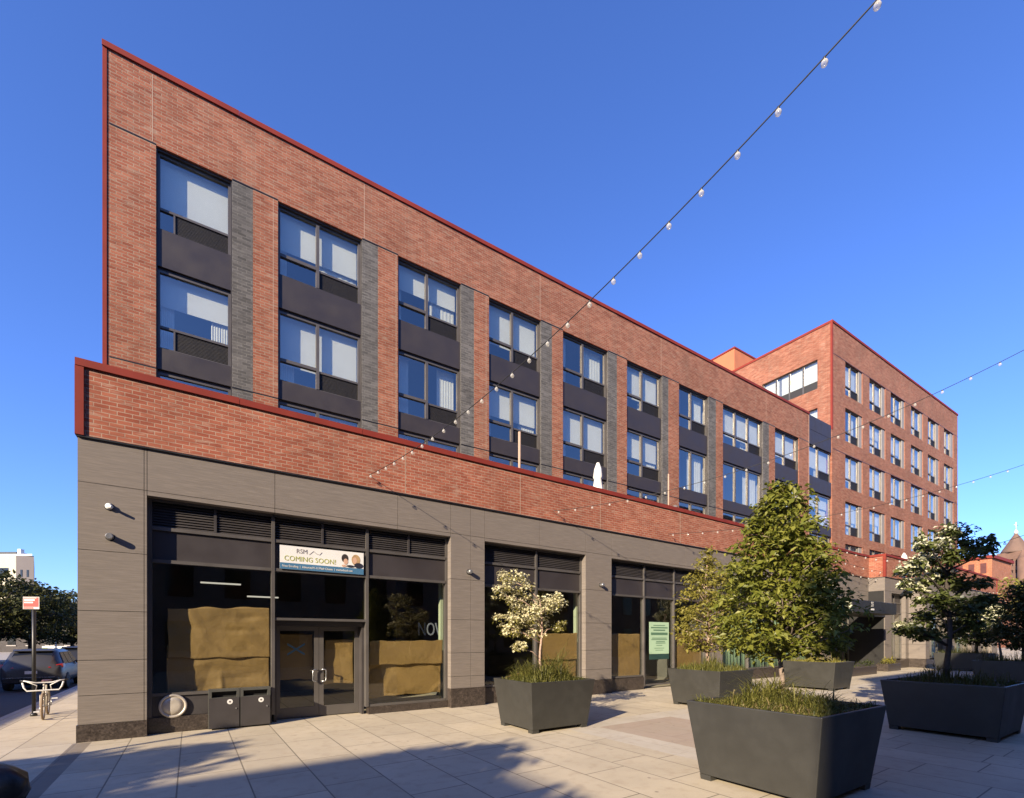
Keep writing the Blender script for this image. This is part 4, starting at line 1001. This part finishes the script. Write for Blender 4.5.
# ------------------------------------------------------------------ left street: sign, bicycle, car, bag
sp_ = FL.w(FL.s(31, 0), 0); Zs = 12.0; sg = at(31.5, 603, Zs)
e = empty('street_sign', T((sg.x, sg.y+.03, 0)), 'red and white parking sign on a black post on the left pavement', 'sign')
mb = MB(); mb.tube([(0, .03, 0), (0, .03, sg.z+.17)], .04, 10); mb.lathe([(.07, 0), (.07, .05), (.042, .08)], c=(0, .03, 0), n=10); mb.build('post', M['black'], e)
RS = T((sg.x, sg.y, sg.z)) @ Matrix.Rotation(math.radians(5), 4, 'Z')
mb = MB(); mb.box(-.19, .19, -.012, 0, -.155, .155); pl = mb.build('panel', M['white'], e, RS, bevel=.002)
mb = MB(); mb.box(-.178, .178, -.016, -.0125, -.10, .145); mb.box(-.178, .06, -.016, -.0125, -.145, -.11); mb.build('red_field', paint('sign_red', (.46, .012, .008), .45, .05, 3), pl, RS)
mb = MB(); mb.box(-.155, .09, -.019, -.0165, .055, .095); mb.box(-.155, .05, -.019, -.0165, -.005, .03); mb.box(-.165, .13, -.019, -.0165, .118, .132); mb.build('print', paint('sign_white', (.8, .7, .66), .5, .05, 3), pl, RS)

def wheel(mb_t, mb_r, c, R, ax='x'):
    n = 28
    for rad, r, mbx in ((R, .024, mb_t), (R-.035, .012, mb_r)):
        pts = [(c[0], c[1]+rad*math.cos(2*math.pi*i/n), c[2]+rad*math.sin(2*math.pi*i/n)) for i in range(n+1)]; mbx.tube(pts, r, 8, cap=False)
    for i in range(14):
        a = 2*math.pi*i/14; mb_r.tube([(c[0]+(.02 if i % 2 else -.02), c[1], c[2]), (c[0], c[1]+(R-.04)*math.cos(a), c[2]+(R-.04)*math.sin(a))], .002, 4)
    mb_r.tube([(c[0]-.05, c[1], c[2]), (c[0]+.05, c[1], c[2])], .018, 8)
bp_ = ground(30.5, 722); bk = empty('bicycle', T((bp_.x, bp_.y+.3, 0)) @ Matrix.Rotation(math.radians(40), 4, 'Z') , 'pale rusty bicycle parked front wheel first at the sign post', 'bicycle')
R = .31
for y in (0, 1.05):
    tm, rm = MB(), MB(); wheel(tm, rm, (0, y, R+.024), R); w_ = rm.build('wheel', M['silver'], bk); tm.build('tyre', paint('tan_tyre', (.24, .17, .11), .8, .15, 5), w_)
cre = paint('cream_frame', (.55, .50, .42), .4, .08, 4)
mb = MB(); hd = (0, .16, .78)
mb.tube([(-.055, 0, R+.02), (-.055, .09, .62), (0, .12, .66)], .012, 8); mb.tube([(.055, 0, R+.02), (.055, .09, .62), (0, .12, .66)], .012, 8)
mb.tube([(0, .12, .64), (0, .19, .88)], .02, 8); mb.tube([(0, .16, .72), (0, .55, .30)], .02, 8); mb.tube([(0, .55, .30), (0, .72, .80)], .018, 8)
for s in (-1, 1): mb.tube([(0, .55, .30), (s*.06, 1.05, R+.02)], .011, 6); mb.tube([(0, .70, .72), (s*.06, 1.05, R+.02)], .010, 6)
mb.build('frame', cre, bk)
mb = MB()
mb.tube([(-.36, .05, .92), (-.33, .02, .80), (-.28, .0, .72), (.28, .0, .72), (.33, .02, .80), (.36, .05, .92)], .018, 8)
mb.tube([(-.36, .24, .95), (-.30, .1, .95), (-.14, .16, .90), (.14, .16, .90), (.30, .1, .95), (.36, .24, .95)], .016, 8)
mb.tube([(-.14, .12, .72), (-.12, .12, .84), (-.30, .06, .95)], .012, 6); mb.tube([(.14, .12, .72), (.12, .12, .84), (.30, .06, .95)], .012, 6)
hb = mb.build('handlebar', M['white'], bk)
mb = MB(); mb.tube([(-.42, .3, .95), (-.36, .24, .95)], .02, 8); mb.tube([(.42, .3, .95), (.36, .24, .95)], .02, 8); mb.build('grip', M['black'], hb)
mb = MB(); mb.hexa([(-.08, .60, .86), (.08, .60, .86), (.11, .86, .86), (-.11, .86, .86), (-.05, .58, .92), (.05, .58, .92), (.10, .88, .93), (-.10, .88, .93)]); mb.build('saddle', paint('saddle_brown', (.10, .04, .03), .6, .1, 4), bk, bevel=.02)
mb = MB(); mb.tube([(-.1, .55, .30), (.1, .55, .30)], .014, 8); mb.tube([(-.1, .55, .30), (-.1, .50, .15)], .01, 6); mb.tube([(.1, .55, .30), (.1, .60, .46)], .01, 6); cr = mb.build('crank', M['silver'], bk)
for x, y, z in ((-.16, .5, .15), (.16, .6, .46)):
    mb = MB(); mb.box(x-.055, x+.055, y-.04, y+.04, z-.012, z+.012); mb.build('pedal', M['white'], cr)
mb = MB(); n = 12
mb.tube([(0, -.06-.29*0, R+.36)]+[(0, .36*math.cos(a), R+.024+.36*math.sin(a)) for a in [math.radians(100+i*12) for i in range(-3, 1)]], .02, 6); mb.build('mudguard', cre, bk)

def make_car(M4, label, paintm, group='cars parked on the side street'):
    e = empty('parked_car', M4, label, 'car', group)
    # length along +y (front at +y), width x; stations: y, half width, sill z, belt z, roof half width, roof z
    st = [(-2.28, .70, .48, .80, .60, .82), (-2.24, .86, .36, 1.0, .62, 1.06), (-2.1, .91, .30, 1.05, .63, 1.30), (-1.85, .925, .28, 1.06, .64, 1.60), (-1.4, .93, .27, 1.06, .65, 1.66), (-.4, .93, .27, 1.03, .66, 1.68), (.3, .93, .27, 1.01, .65, 1.64), (.85, .925, .27, 1.0, .64, 1.36), (1.15, .92, .28, .98, .66, 1.05), (1.7, .90, .30, .92, .66, .96), (2.1, .82, .36, .82, .60, .84), (2.25, .62, .45, .7, .5, .72)]
    vs = []; fs = []
    for y, hw, zs, zb, rw, zr in st:
        half = [(hw*.86, zs), (hw*.97, zs+.08), (hw, zs+.3), (hw*.985, zb-.06), (hw*.93, zb), (rw+(hw*.93-rw)*.12, zr-.06), (rw*.86, zr), (0, zr+.02)]
        full = [(-x, z) for x, z in half]+[(x, z) for x, z in reversed(half[:-1])]
        vs += [(x, y, z) for x, z in full]
    m = 15
    for i in range(len(st)-1):
        for k in range(m-1): fs.append((i*m+k, i*m+k+1, (i+1)*m+k+1, (i+1)*m+k))
        fs.append((i*m+m-1, i*m, (i+1)*m, (i+1)*m+m-1))
    fs.append(tuple(range(m))); fs.append(tuple(reversed(range((len(st)-1)*m, len(st)*m))))
    mb = MB(); mb.add(vs, fs, True); mb.build('body', paintm, e)
    gs = M['carglass']
    mb = MB(); mb.hexa([(-.66, -2.17, 1.10), (.66, -2.17, 1.10), (.66, -2.10, 1.10), (-.66, -2.10, 1.10), (-.56, -1.94, 1.53), (.56, -1.94, 1.53), (.56, -1.87, 1.53), (-.56, -1.87, 1.53)]); mb.build('rear_window', gs, e, bevel=.01)
    for s in (-1, 1):
        for ya, yb, ya2, yb2 in ((-1.75, -1.0, -1.5, -1.0), (-.92, -.05, -.92, -.05), (.02, .95, .02, .45)):
            mb = MB(); x0, x1 = s*.885, s*.70
            mb.hexa([(x0-s*.04, ya, 1.08), (x0+s*.012, ya, 1.08), (x0+s*.012, yb, 1.07), (x0-s*.04, yb, 1.07), (x1-s*.05, ya2, 1.55), (x1+s*.008, ya2, 1.55), (x1+s*.008, yb2, 1.55), (x1-s*.05, yb2, 1.55)]); mb.build('side_window', gs, e)
        for y in (-1.35, 1.42):
            mb = MB(); mb.lathe([(.20, -.11), (.335, -.11), (.35, -.08), (.35, .08), (.335, .11), (.20, .11)], c=(s*.84, y, .35), n=24, axis='x'); tw = mb.build('wheel', M['rubber'], e)
            mb = MB(); mb.lathe([(.0, -.05), (.05, -.1), (.07, -.07), (.215, -.09), (.22, .09), (.07, .07), (.05, .1), (0, .05)], c=(s*.845, y, .35), n=20, axis='x'); mb.build('rim', M['silver'], tw)
        mb = MB(); mb.hexa([(s*.50, -2.285, .93), (s*.93, -2.15, .93), (s*.935, -1.85, .97), (s*.50, -2.16, .97), (s*.52, -2.23, 1.03), (s*.90, -2.11, 1.09), (s*.90, -1.80, 1.11), (s*.52, -2.13, 1.06)]); mb.build('tail_light', M['tail'], e)
        mb = MB(); mb.box(s*.96-.09, s*.96+.09, .72, .84, 1.0, 1.14); mb.build('mirror', paintm, e, bevel=.03)
    mb = MB(); mb.hexa([(-.80, -2.32, .34), (.80, -2.32, .34), (.88, -2.1, .34), (-.88, -2.1, .34), (-.80, -2.33, .56), (.80, -2.33, .56), (.88, -2.1, .58), (-.88, -2.1, .58)]); bmp = mb.build('bumper', M['black'], e, bevel=.03)
    mb = MB(); mb.box(-.7, .7, -2.335, -2.30, .545, .575); mb.build('trim', M['silver'], bmp)
    mb = MB(); mb.box(-.18, .18, -2.30, -2.275, .70, .82); mb.build('number_plate', M['white'], e)
    mb = MB(); mb.hexa([(-.58, -2.02, 1.60), (.58, -2.02, 1.60), (.60, -1.8, 1.62), (-.60, -1.8, 1.62), (-.58, -2.02, 1.63), (.58, -2.02, 1.63), (.60, -1.8, 1.68), (-.60, -1.8, 1.68)]); mb.build('spoiler', paintm, e, bevel=.01)
    return e
cr_ = ground(31, 691.5, -.14); 
ang = FL.a
make_car(T((cr_.x-2.28*math.sin(ang)*1.0, cr_.y+2.28*math.cos(ang), -.14)) @ Matrix.Rotation(ang, 4, 'Z'), 'silver SUV parked at the kerb with its rear towards the plaza', M['carpaint_shaded'])
W2 = FL.M @ T((-3.3, 24.0, -.14)); make_car(W2, 'dark car parked further up the street, half hidden by the silver SUV', paint('car_dark', (.05, .05, .055), .25, .05, 1, metal=.3))
# dark bundle bottom left
bg = ground(4, 812); e = empty('black_bag', T((bg.x-.22, bg.y+.0, 0)), 'bulky black bag cut off at the bottom left corner', 'bag')
mb = MB(); n = 40; vs = []
prof = [(.18, 0), (.30, .06), (.36, .2), (.35, .36), (.27, .47), (.15, .53), (.05, .55), (.03, .58), (.07, .63), (.03, .66)]
mb.lathe(prof, n=n)
mb.v = [(x*(1+.34*mnoise.noise(Vector((x*4, y*4, z*6)))+.1*mnoise.noise(Vector((x*13, y*13, z*9)))), y*(1+.34*mnoise.noise(Vector((y*4, x*4, z*6)))), z*(1+.16*mnoise.noise(Vector((x*3, y*3, 1))))) for x, y, z in mb.v]
mb.build('sack', paint('black_plastic', (.008, .008, .009), .45, .2, 5, .3, 12), e)
mb = MB(); mb.tube([(-.05, 0, .56), (.0, 0, .575), (.05, 0, .56)], .012, 6); mb.build('tie', M['black'], e)

# ------------------------------------------------------------------ background left: trees, buildings
wb = at(16, 638, 80)
FW = Frame(wb.x, wb.y, math.radians(-2))
zt = at(16, 555.5, 80).z
e = empty('white_building', FW.M, 'cream and grey modern building with flat roof behind the street trees', 'building')
mb = MB(); mb.hexa([(-40, 0, 0), (0, 0, 0), (-13.2, 13, 0), (-40, 13, 0), (-40, 0, zt), (0, 0, zt), (-13.2, 13, zt), (-40, 13, zt)]); mb.build('wall', M['cream'], e)
mb = MB(); mb.hexa([(.003, .01, 0), (2.5, .6, 0), (-12, 14, 0), (-13, 13, 0), (.003, .01, zt), (2.5, .6, zt), (-12, 14, zt), (-13, 13, zt)]); sw = mb.build('side_wall', M['greywall'], e)
mb = MB(); mb.hexa([(-40, -.15, zt), (2.5, .3, zt), (-13, 13, zt), (-40, 13, zt), (-40, -.15, zt+.3), (2.5, .3, zt+.3), (-13, 13, zt+.3), (-40, 13, zt+.3)]); rf = mb.build('roof', M['white'], e)
mb = MB(); mb.box(-.9, -.3, 1, 1.6, zt+.302, zt+1.3); mb.build('chimney', M['white'], rf)
mb = MB(); mb.box(-6, -2.2, 2, 4, zt+.36, zt+1.0); mb.build('roof_unit', M['black'], rf)
for x0, x1, z0, z1 in ((-9, -1.3, zt-3.2, zt-2.1), (-9, -1.3, zt-6.6, zt-5.4)):
    mb = MB(); mb.box(x0, x1, -.05, .02, z0, z1); mb.build('window', M['carglass'], e)
for k in (.25, .6):
    mb = MB(); x, y = 2.5*k, .01+.59*k; mb.hexa([(x, y-.04, zt-3.6), (x+.3, y+.03, zt-3.6), (x+.3, y+.3, zt-3.6), (x, y+.3, zt-3.6), (x, y-.04, zt-2.4), (x+.3, y+.03, zt-2.4), (x+.3, y+.3, zt-2.4), (x, y+.3, zt-2.4)]); mb.build('window', M['carglass'], sw)
# row building at the end of the street
rb = at(-60, 638, 66); FR = Frame(rb.x, rb.y, math.radians(3))
e = empty('row_building', FR.M, 'low dark brick row building behind the street trees', 'building')
mb = MB(); mb.box(0, 40, 0, 10, -.1, 6.8); mb.build('wall', brick('dark_brick', (.075, .062, .056), (.10, .085, .075), (.13, .12, .11)), e)
mb = MB(); mb.box(-.2, 40.2, -.25, 10, 6.8, 7.1); mb.build('cornice', M['greywall'], e)
for i in range(14):
    for z in (1.0, 4.0):
        mb = MB(); mb.box(1.2+i*2.6, 2.3+i*2.6, -.04, .05, z, z+1.7); w_ = mb.build('window', M['carglass'], e)
        mb = MB(); mb.box(1.1+i*2.6, 2.4+i*2.6, -.1, .05, z-.15, z-.005); mb.build('sill', M['concrete'], w_)
# hoarding with green and white panels
hb0 = at(42, 638, 46); 
e = empty('hoarding', T((hb0.x, hb0.y, 0)), 'white hoarding with green printed panels beyond the parked cars', 'hoarding')
lx = (67-42)/F*46
mb = MB(); mb.box(0, lx, 0, .08, -.1, 1.2); mb.build('board', M['white'], e)
for a, b, c, col in ((.02, .22, 0, (.5, .6, .15)), (.50, .62, 0, (.03, .04, .03)), (.74, .93, 0, (.25, .42, .05))):
    mb = MB(); mb.box(a*lx, b*lx, -.02, -.002, .3, 1.05); mb.build('printed_panel', paint('print_%d' % int(a*100), col, .6, .2, 3), e)
lp = at(56, 638, 42); e = empty('bollard_lamp', T((lp.x, lp.y, 0)), 'slim white post with lamp head before the row building', 'lamp post')
mb = MB(); mb.tube([(0, 0, -.1), (0, 0, 2.3)], .05, 8); mb.build('post', M['white'], e)
mb = MB(); mb.lathe([(.06, 2.3), (.13, 2.35), (.12, 2.55), (.02, 2.62)], n=10); mb.build('lamp_head', M['white'], e)
for px, Z, prof, label, sd, lm in ((-6, 26, [(2.2, 1.5), (3.2, 3.0), (4.4, 3.1), (5.3, 2.0), (5.8, .4)], 'dark leafy street tree at the left edge behind the sign', 41, 'streetleaf'),
    (30, 34, [(2.0, 1.4), (3.0, 2.6), (4.3, 2.9), (5.4, 2.2), (6.0, .5)], 'dark leafy street tree directly behind the red sign', 42, 'streetleaf'),
    (72, 40, [(1.8, 1.4), (2.8, 2.6), (4.2, 2.7), (5.2, 1.9), (5.9, .4)], 'lighter street tree beside the building corner', 43, 'yellowleaf')):
    b = at(px, 638, Z); profile_tree('street_tree', (b.x, b.y, -.1), label, prof, 260, 22, .26, lm if sd != 43 else 'streetleaf', 'barkdark', .16, (0, prof[-1][0]-.4), sd, clump=.55, group='trees along the side street')

# ------------------------------------------------------------------ background right: orange building, church
ob = at(992, 638, 95); zt = at(992, 555, 95).z
FO = Frame(ob.x, ob.y, FT.a)
e = empty('brick_house', FO.M, 'bright orange brick building with cornice beyond the right trees', 'building')
mb = MB(); mb.box(-.01, 14, 0, 12, 0, zt-.6); mb.build('wall', M['brick_orange'], e)
mb = MB(); mb.box(-.4, 14.4, -.4, 12.4, zt-.6, zt); mb.build('cornice', M['red_metal'], e)
for i in range(6):
    for z in (zt-3.6, zt-7.2, zt-10.8):
        mb = MB(); mb.box(-.06, .02, .8+i*1.8, 1.7+i*1.8, z, z+2.1); mb.build('window', paint('window_dark', (.12, .035, .02), .4, .1, 2), e)
# church tower
cz = 112; ch = at(1016, 638, cz); k = cz/F
e = empty('church_tower', T((ch.x, ch.y, 0)) @ Matrix.Rotation(math.radians(20), 4, 'Z'), 'brown stone church tower with conical roof at the right edge', 'tower')
zz = lambda py: H+(CY-py)*k
stc = paint('church_stone', (.20, .115, .08), .85, .2, .6); rfm = paint('church_roof', (.17, .105, .075), .8, .15, .5)
r = 12.5*k*.86
mb = MB(); mb.box(-r, r, -r, r, 0, zz(574)); mb.box(-r*.95, r*.95, -r*.95, r*.95, zz(571), zz(567)); mb.box(-r*.95, r*.95, -r*.95, r*.95, zz(560), zz(553))
mb.box(-r*.8, r*.8, -r*.8, r*.8, zz(573.8), zz(553.2))
for s in (-1, -.35, .35, 1):
    mb.box(s*r*.85-.25, s*r*.85+.25, -r*.94, -r*.8, zz(573.9), zz(560.1)); mb.box(-r*.94, -r*.8, s*r*.85-.25, s*r*.85+.25, zz(573.9), zz(560.1))
wl = mb.build('wall', stc, e)
for s in (-1, 0, 1):
    for zf in (571, 565.5):
        mb = MB(); mb.box(s*r*.55-.45, s*r*.55+.45, -r*.98, -r*.79, zz(zf)-.2, zz(zf)+.75); mb.build('arch', M['dark'], wl)
mb = MB(); n = 8; mb.lathe([(r*1.12, zz(553)), (r*1.04, zz(551)), (r*.1, zz(533.5)), (0, zz(532.5))], n=8); rr_ = mb.build('roof', rfm, e)
mb = MB(); mb.lathe([(.35, zz(533.8)), (.4, zz(532)), (.1, zz(529.5))], n=8); mb.tube([(0, 0, zz(530)), (0, 0, zz(522))], .07, 5); mb.tube([(-.8, 0, zz(525)), (.8, 0, zz(525))], .06, 5); mb.build('finial', M['white'], rr_)
for s in (-1, 1):
    mb = MB(); mb.lathe([(1.0, 0), (1.0, zz(560)), (.9, zz(560)), (0, zz(551))], c=(s*r*1.0, -r*.9, 0), n=8); mb.build('turret', stc, e)
hg = at(996, 638, 70); mb = MB(); rr = random.Random(9)
for i in range(60): leaves(mb, (rr.uniform(-6, 8), rr.uniform(-2, 2), rr.uniform(5.5, at(996, 577, 70).z-.6)), (1.2, 1.2, .8), 30, .5, rr)
tag(mb.build('treetops', M['yellowleaf'], None, T((hg.x, hg.y, 0)), recalc=False), 'sunlit green treetops over the far brick wall by the church', 'trees', None, 'stuff')

# ------------------------------------------------------------------ opposite side of the plaza (behind the camera; casts the foreground shade)
def block(name, frame, x0, x1, y0, y1, h, label, mat):
    e = empty(name, frame.M @ T((x0, y0, 0)), label, 'building')
    L = x1-x0; Dp = y1-y0
    mb = MB(); mb.box(0, L, 0, Dp, -.1, h); mb.build('wall', mat, e)
    mb = MB(); mb.box(-.15, L+.15, -.15, Dp+.15, h, h+.3); mb.build('cornice', M['greywall'], e)
    nx = int(L/3); k = 0
    for z in [1.2+3.3*i for i in range(int((h-1)/3.3))]:
        for i in range(nx):
            if k >= 90: break
            x = (i+.5)*L/nx; mb = MB(); mb.box(x-.7, x+.7, Dp-.01, Dp+.05, z, z+1.8); mb.build('window', M['carglass'], e); k += 1
    return e
block('brick_building', FL, -18.8, -12.31, -34, -22, 15.2, 'plain brick block on the opposite side of the plaza, low part', M['brick_brown'])
block('brick_building', FL, -12.3, 120, -34, -22, 19.0, 'long brick block facing the shopfronts from across the plaza', M['brick_brown'])
block('brick_building', FL, -70, -30.5, -36, -21, 16.6, 'unseen brick block added behind the viewer to shade the left foreground', M['brick_brown'])  # unseen block, added and sized for its shadow on the left foreground
block('street_shade_block', FL, -24, -13.2, -4, 44, 5.0, 'unseen low brick block added to keep the side street in shade', M['brick_brown'])  # unseen block, height set so its shadow ends at the kerb
for s, n_, zc, r, label, sd in ((-10.4, 12.6, 5.6, 2.2, 'broad shade tree behind the viewer nearer the side street', 51), (-13.0, 9.0, 5.2, 2.0, 'second shade tree behind the viewer by the side street', 52), (-8.9, 14.0, 5.0, 1.5, 'slim shade tree behind the viewer', 53)):
    p = FL.w(s, -n_); profile_tree('shade_tree', (p.x, p.y, 0), label, [(zc-r*.8, r*.4), (zc-r*.3, r), (zc+r*.3, r), (zc+r, .2)], 220, 26, .30, 'streetleaf', 'barkdark', .15, (0, zc), sd, clump=.45)
p = ground(0, 767); p = Vector((p.x-.51*10, p.y-.86*10, 0))
e = empty('lamp_post', T(p), 'tall dark lamp post behind the viewer', 'lamp post'); mb = MB(); mb.tube([(0, 0, 0), (0, 0, 5.4)], [.09, .06], 10); mb.build('post', M['black'], e)
mb = MB(); mb.lathe([(.06, 5.4), (.16, 5.5), (.14, 5.75), (.02, 5.85)], n=10); mb.build('lamp_head', M['black'], e)

# ------------------------------------------------------------------ light, sky, camera
w = bpy.data.worlds.new('World'); scene.world = w; w.use_nodes = True
nt = w.node_tree; bg_ = nt.nodes['Background']
sky = nt.nodes.new('ShaderNodeTexSky'); sky.sky_type = 'NISHITA'; sky.sun_disc = False
sky.sun_elevation = SUNEL; sky.sun_rotation = math.atan2(-SUNX, -SUNY); sky.air_density = 1.0; sky.dust_density = .4; sky.ozone_density = 3.0; sky.altitude = 0
nt.links.new(mixc(nt, 1.0, sky.outputs[0], (.60, .79, 1.34), 'MULTIPLY'), bg_.inputs[0]); bg_.inputs[1].default_value = .092
sd = bpy.data.lights.new('sun', 'SUN'); sd.energy = 5.0; sd.angle = math.radians(.5); sd.color = (1, .84, .62)
so = bpy.data.objects.new('sun', sd); COL.objects.link(so)
so.rotation_euler = Vector((SUNX*math.cos(SUNEL), SUNY*math.cos(SUNEL), -math.sin(SUNEL))).to_track_quat('-Z', 'Y').to_euler()
cd = bpy.data.cameras.new('camera'); co = bpy.data.objects.new('camera', cd); COL.objects.link(co); scene.camera = co
co.location = (0, 0, H); co.rotation_euler = (math.pi/2, 0, 0)
cd.sensor_width = 36; cd.lens = F/1024*36; cd.shift_y = (CY-399)/1024; cd.clip_end = 3000; cd.clip_start = .05
scene.view_settings.view_transform = 'Standard'; scene.view_settings.look = 'None'; scene.view_settings.exposure = 1.35; scene.view_settings.gamma = 1
scene.cycles.transparent_max_bounces = 16; scene.cycles.max_bounces = 8
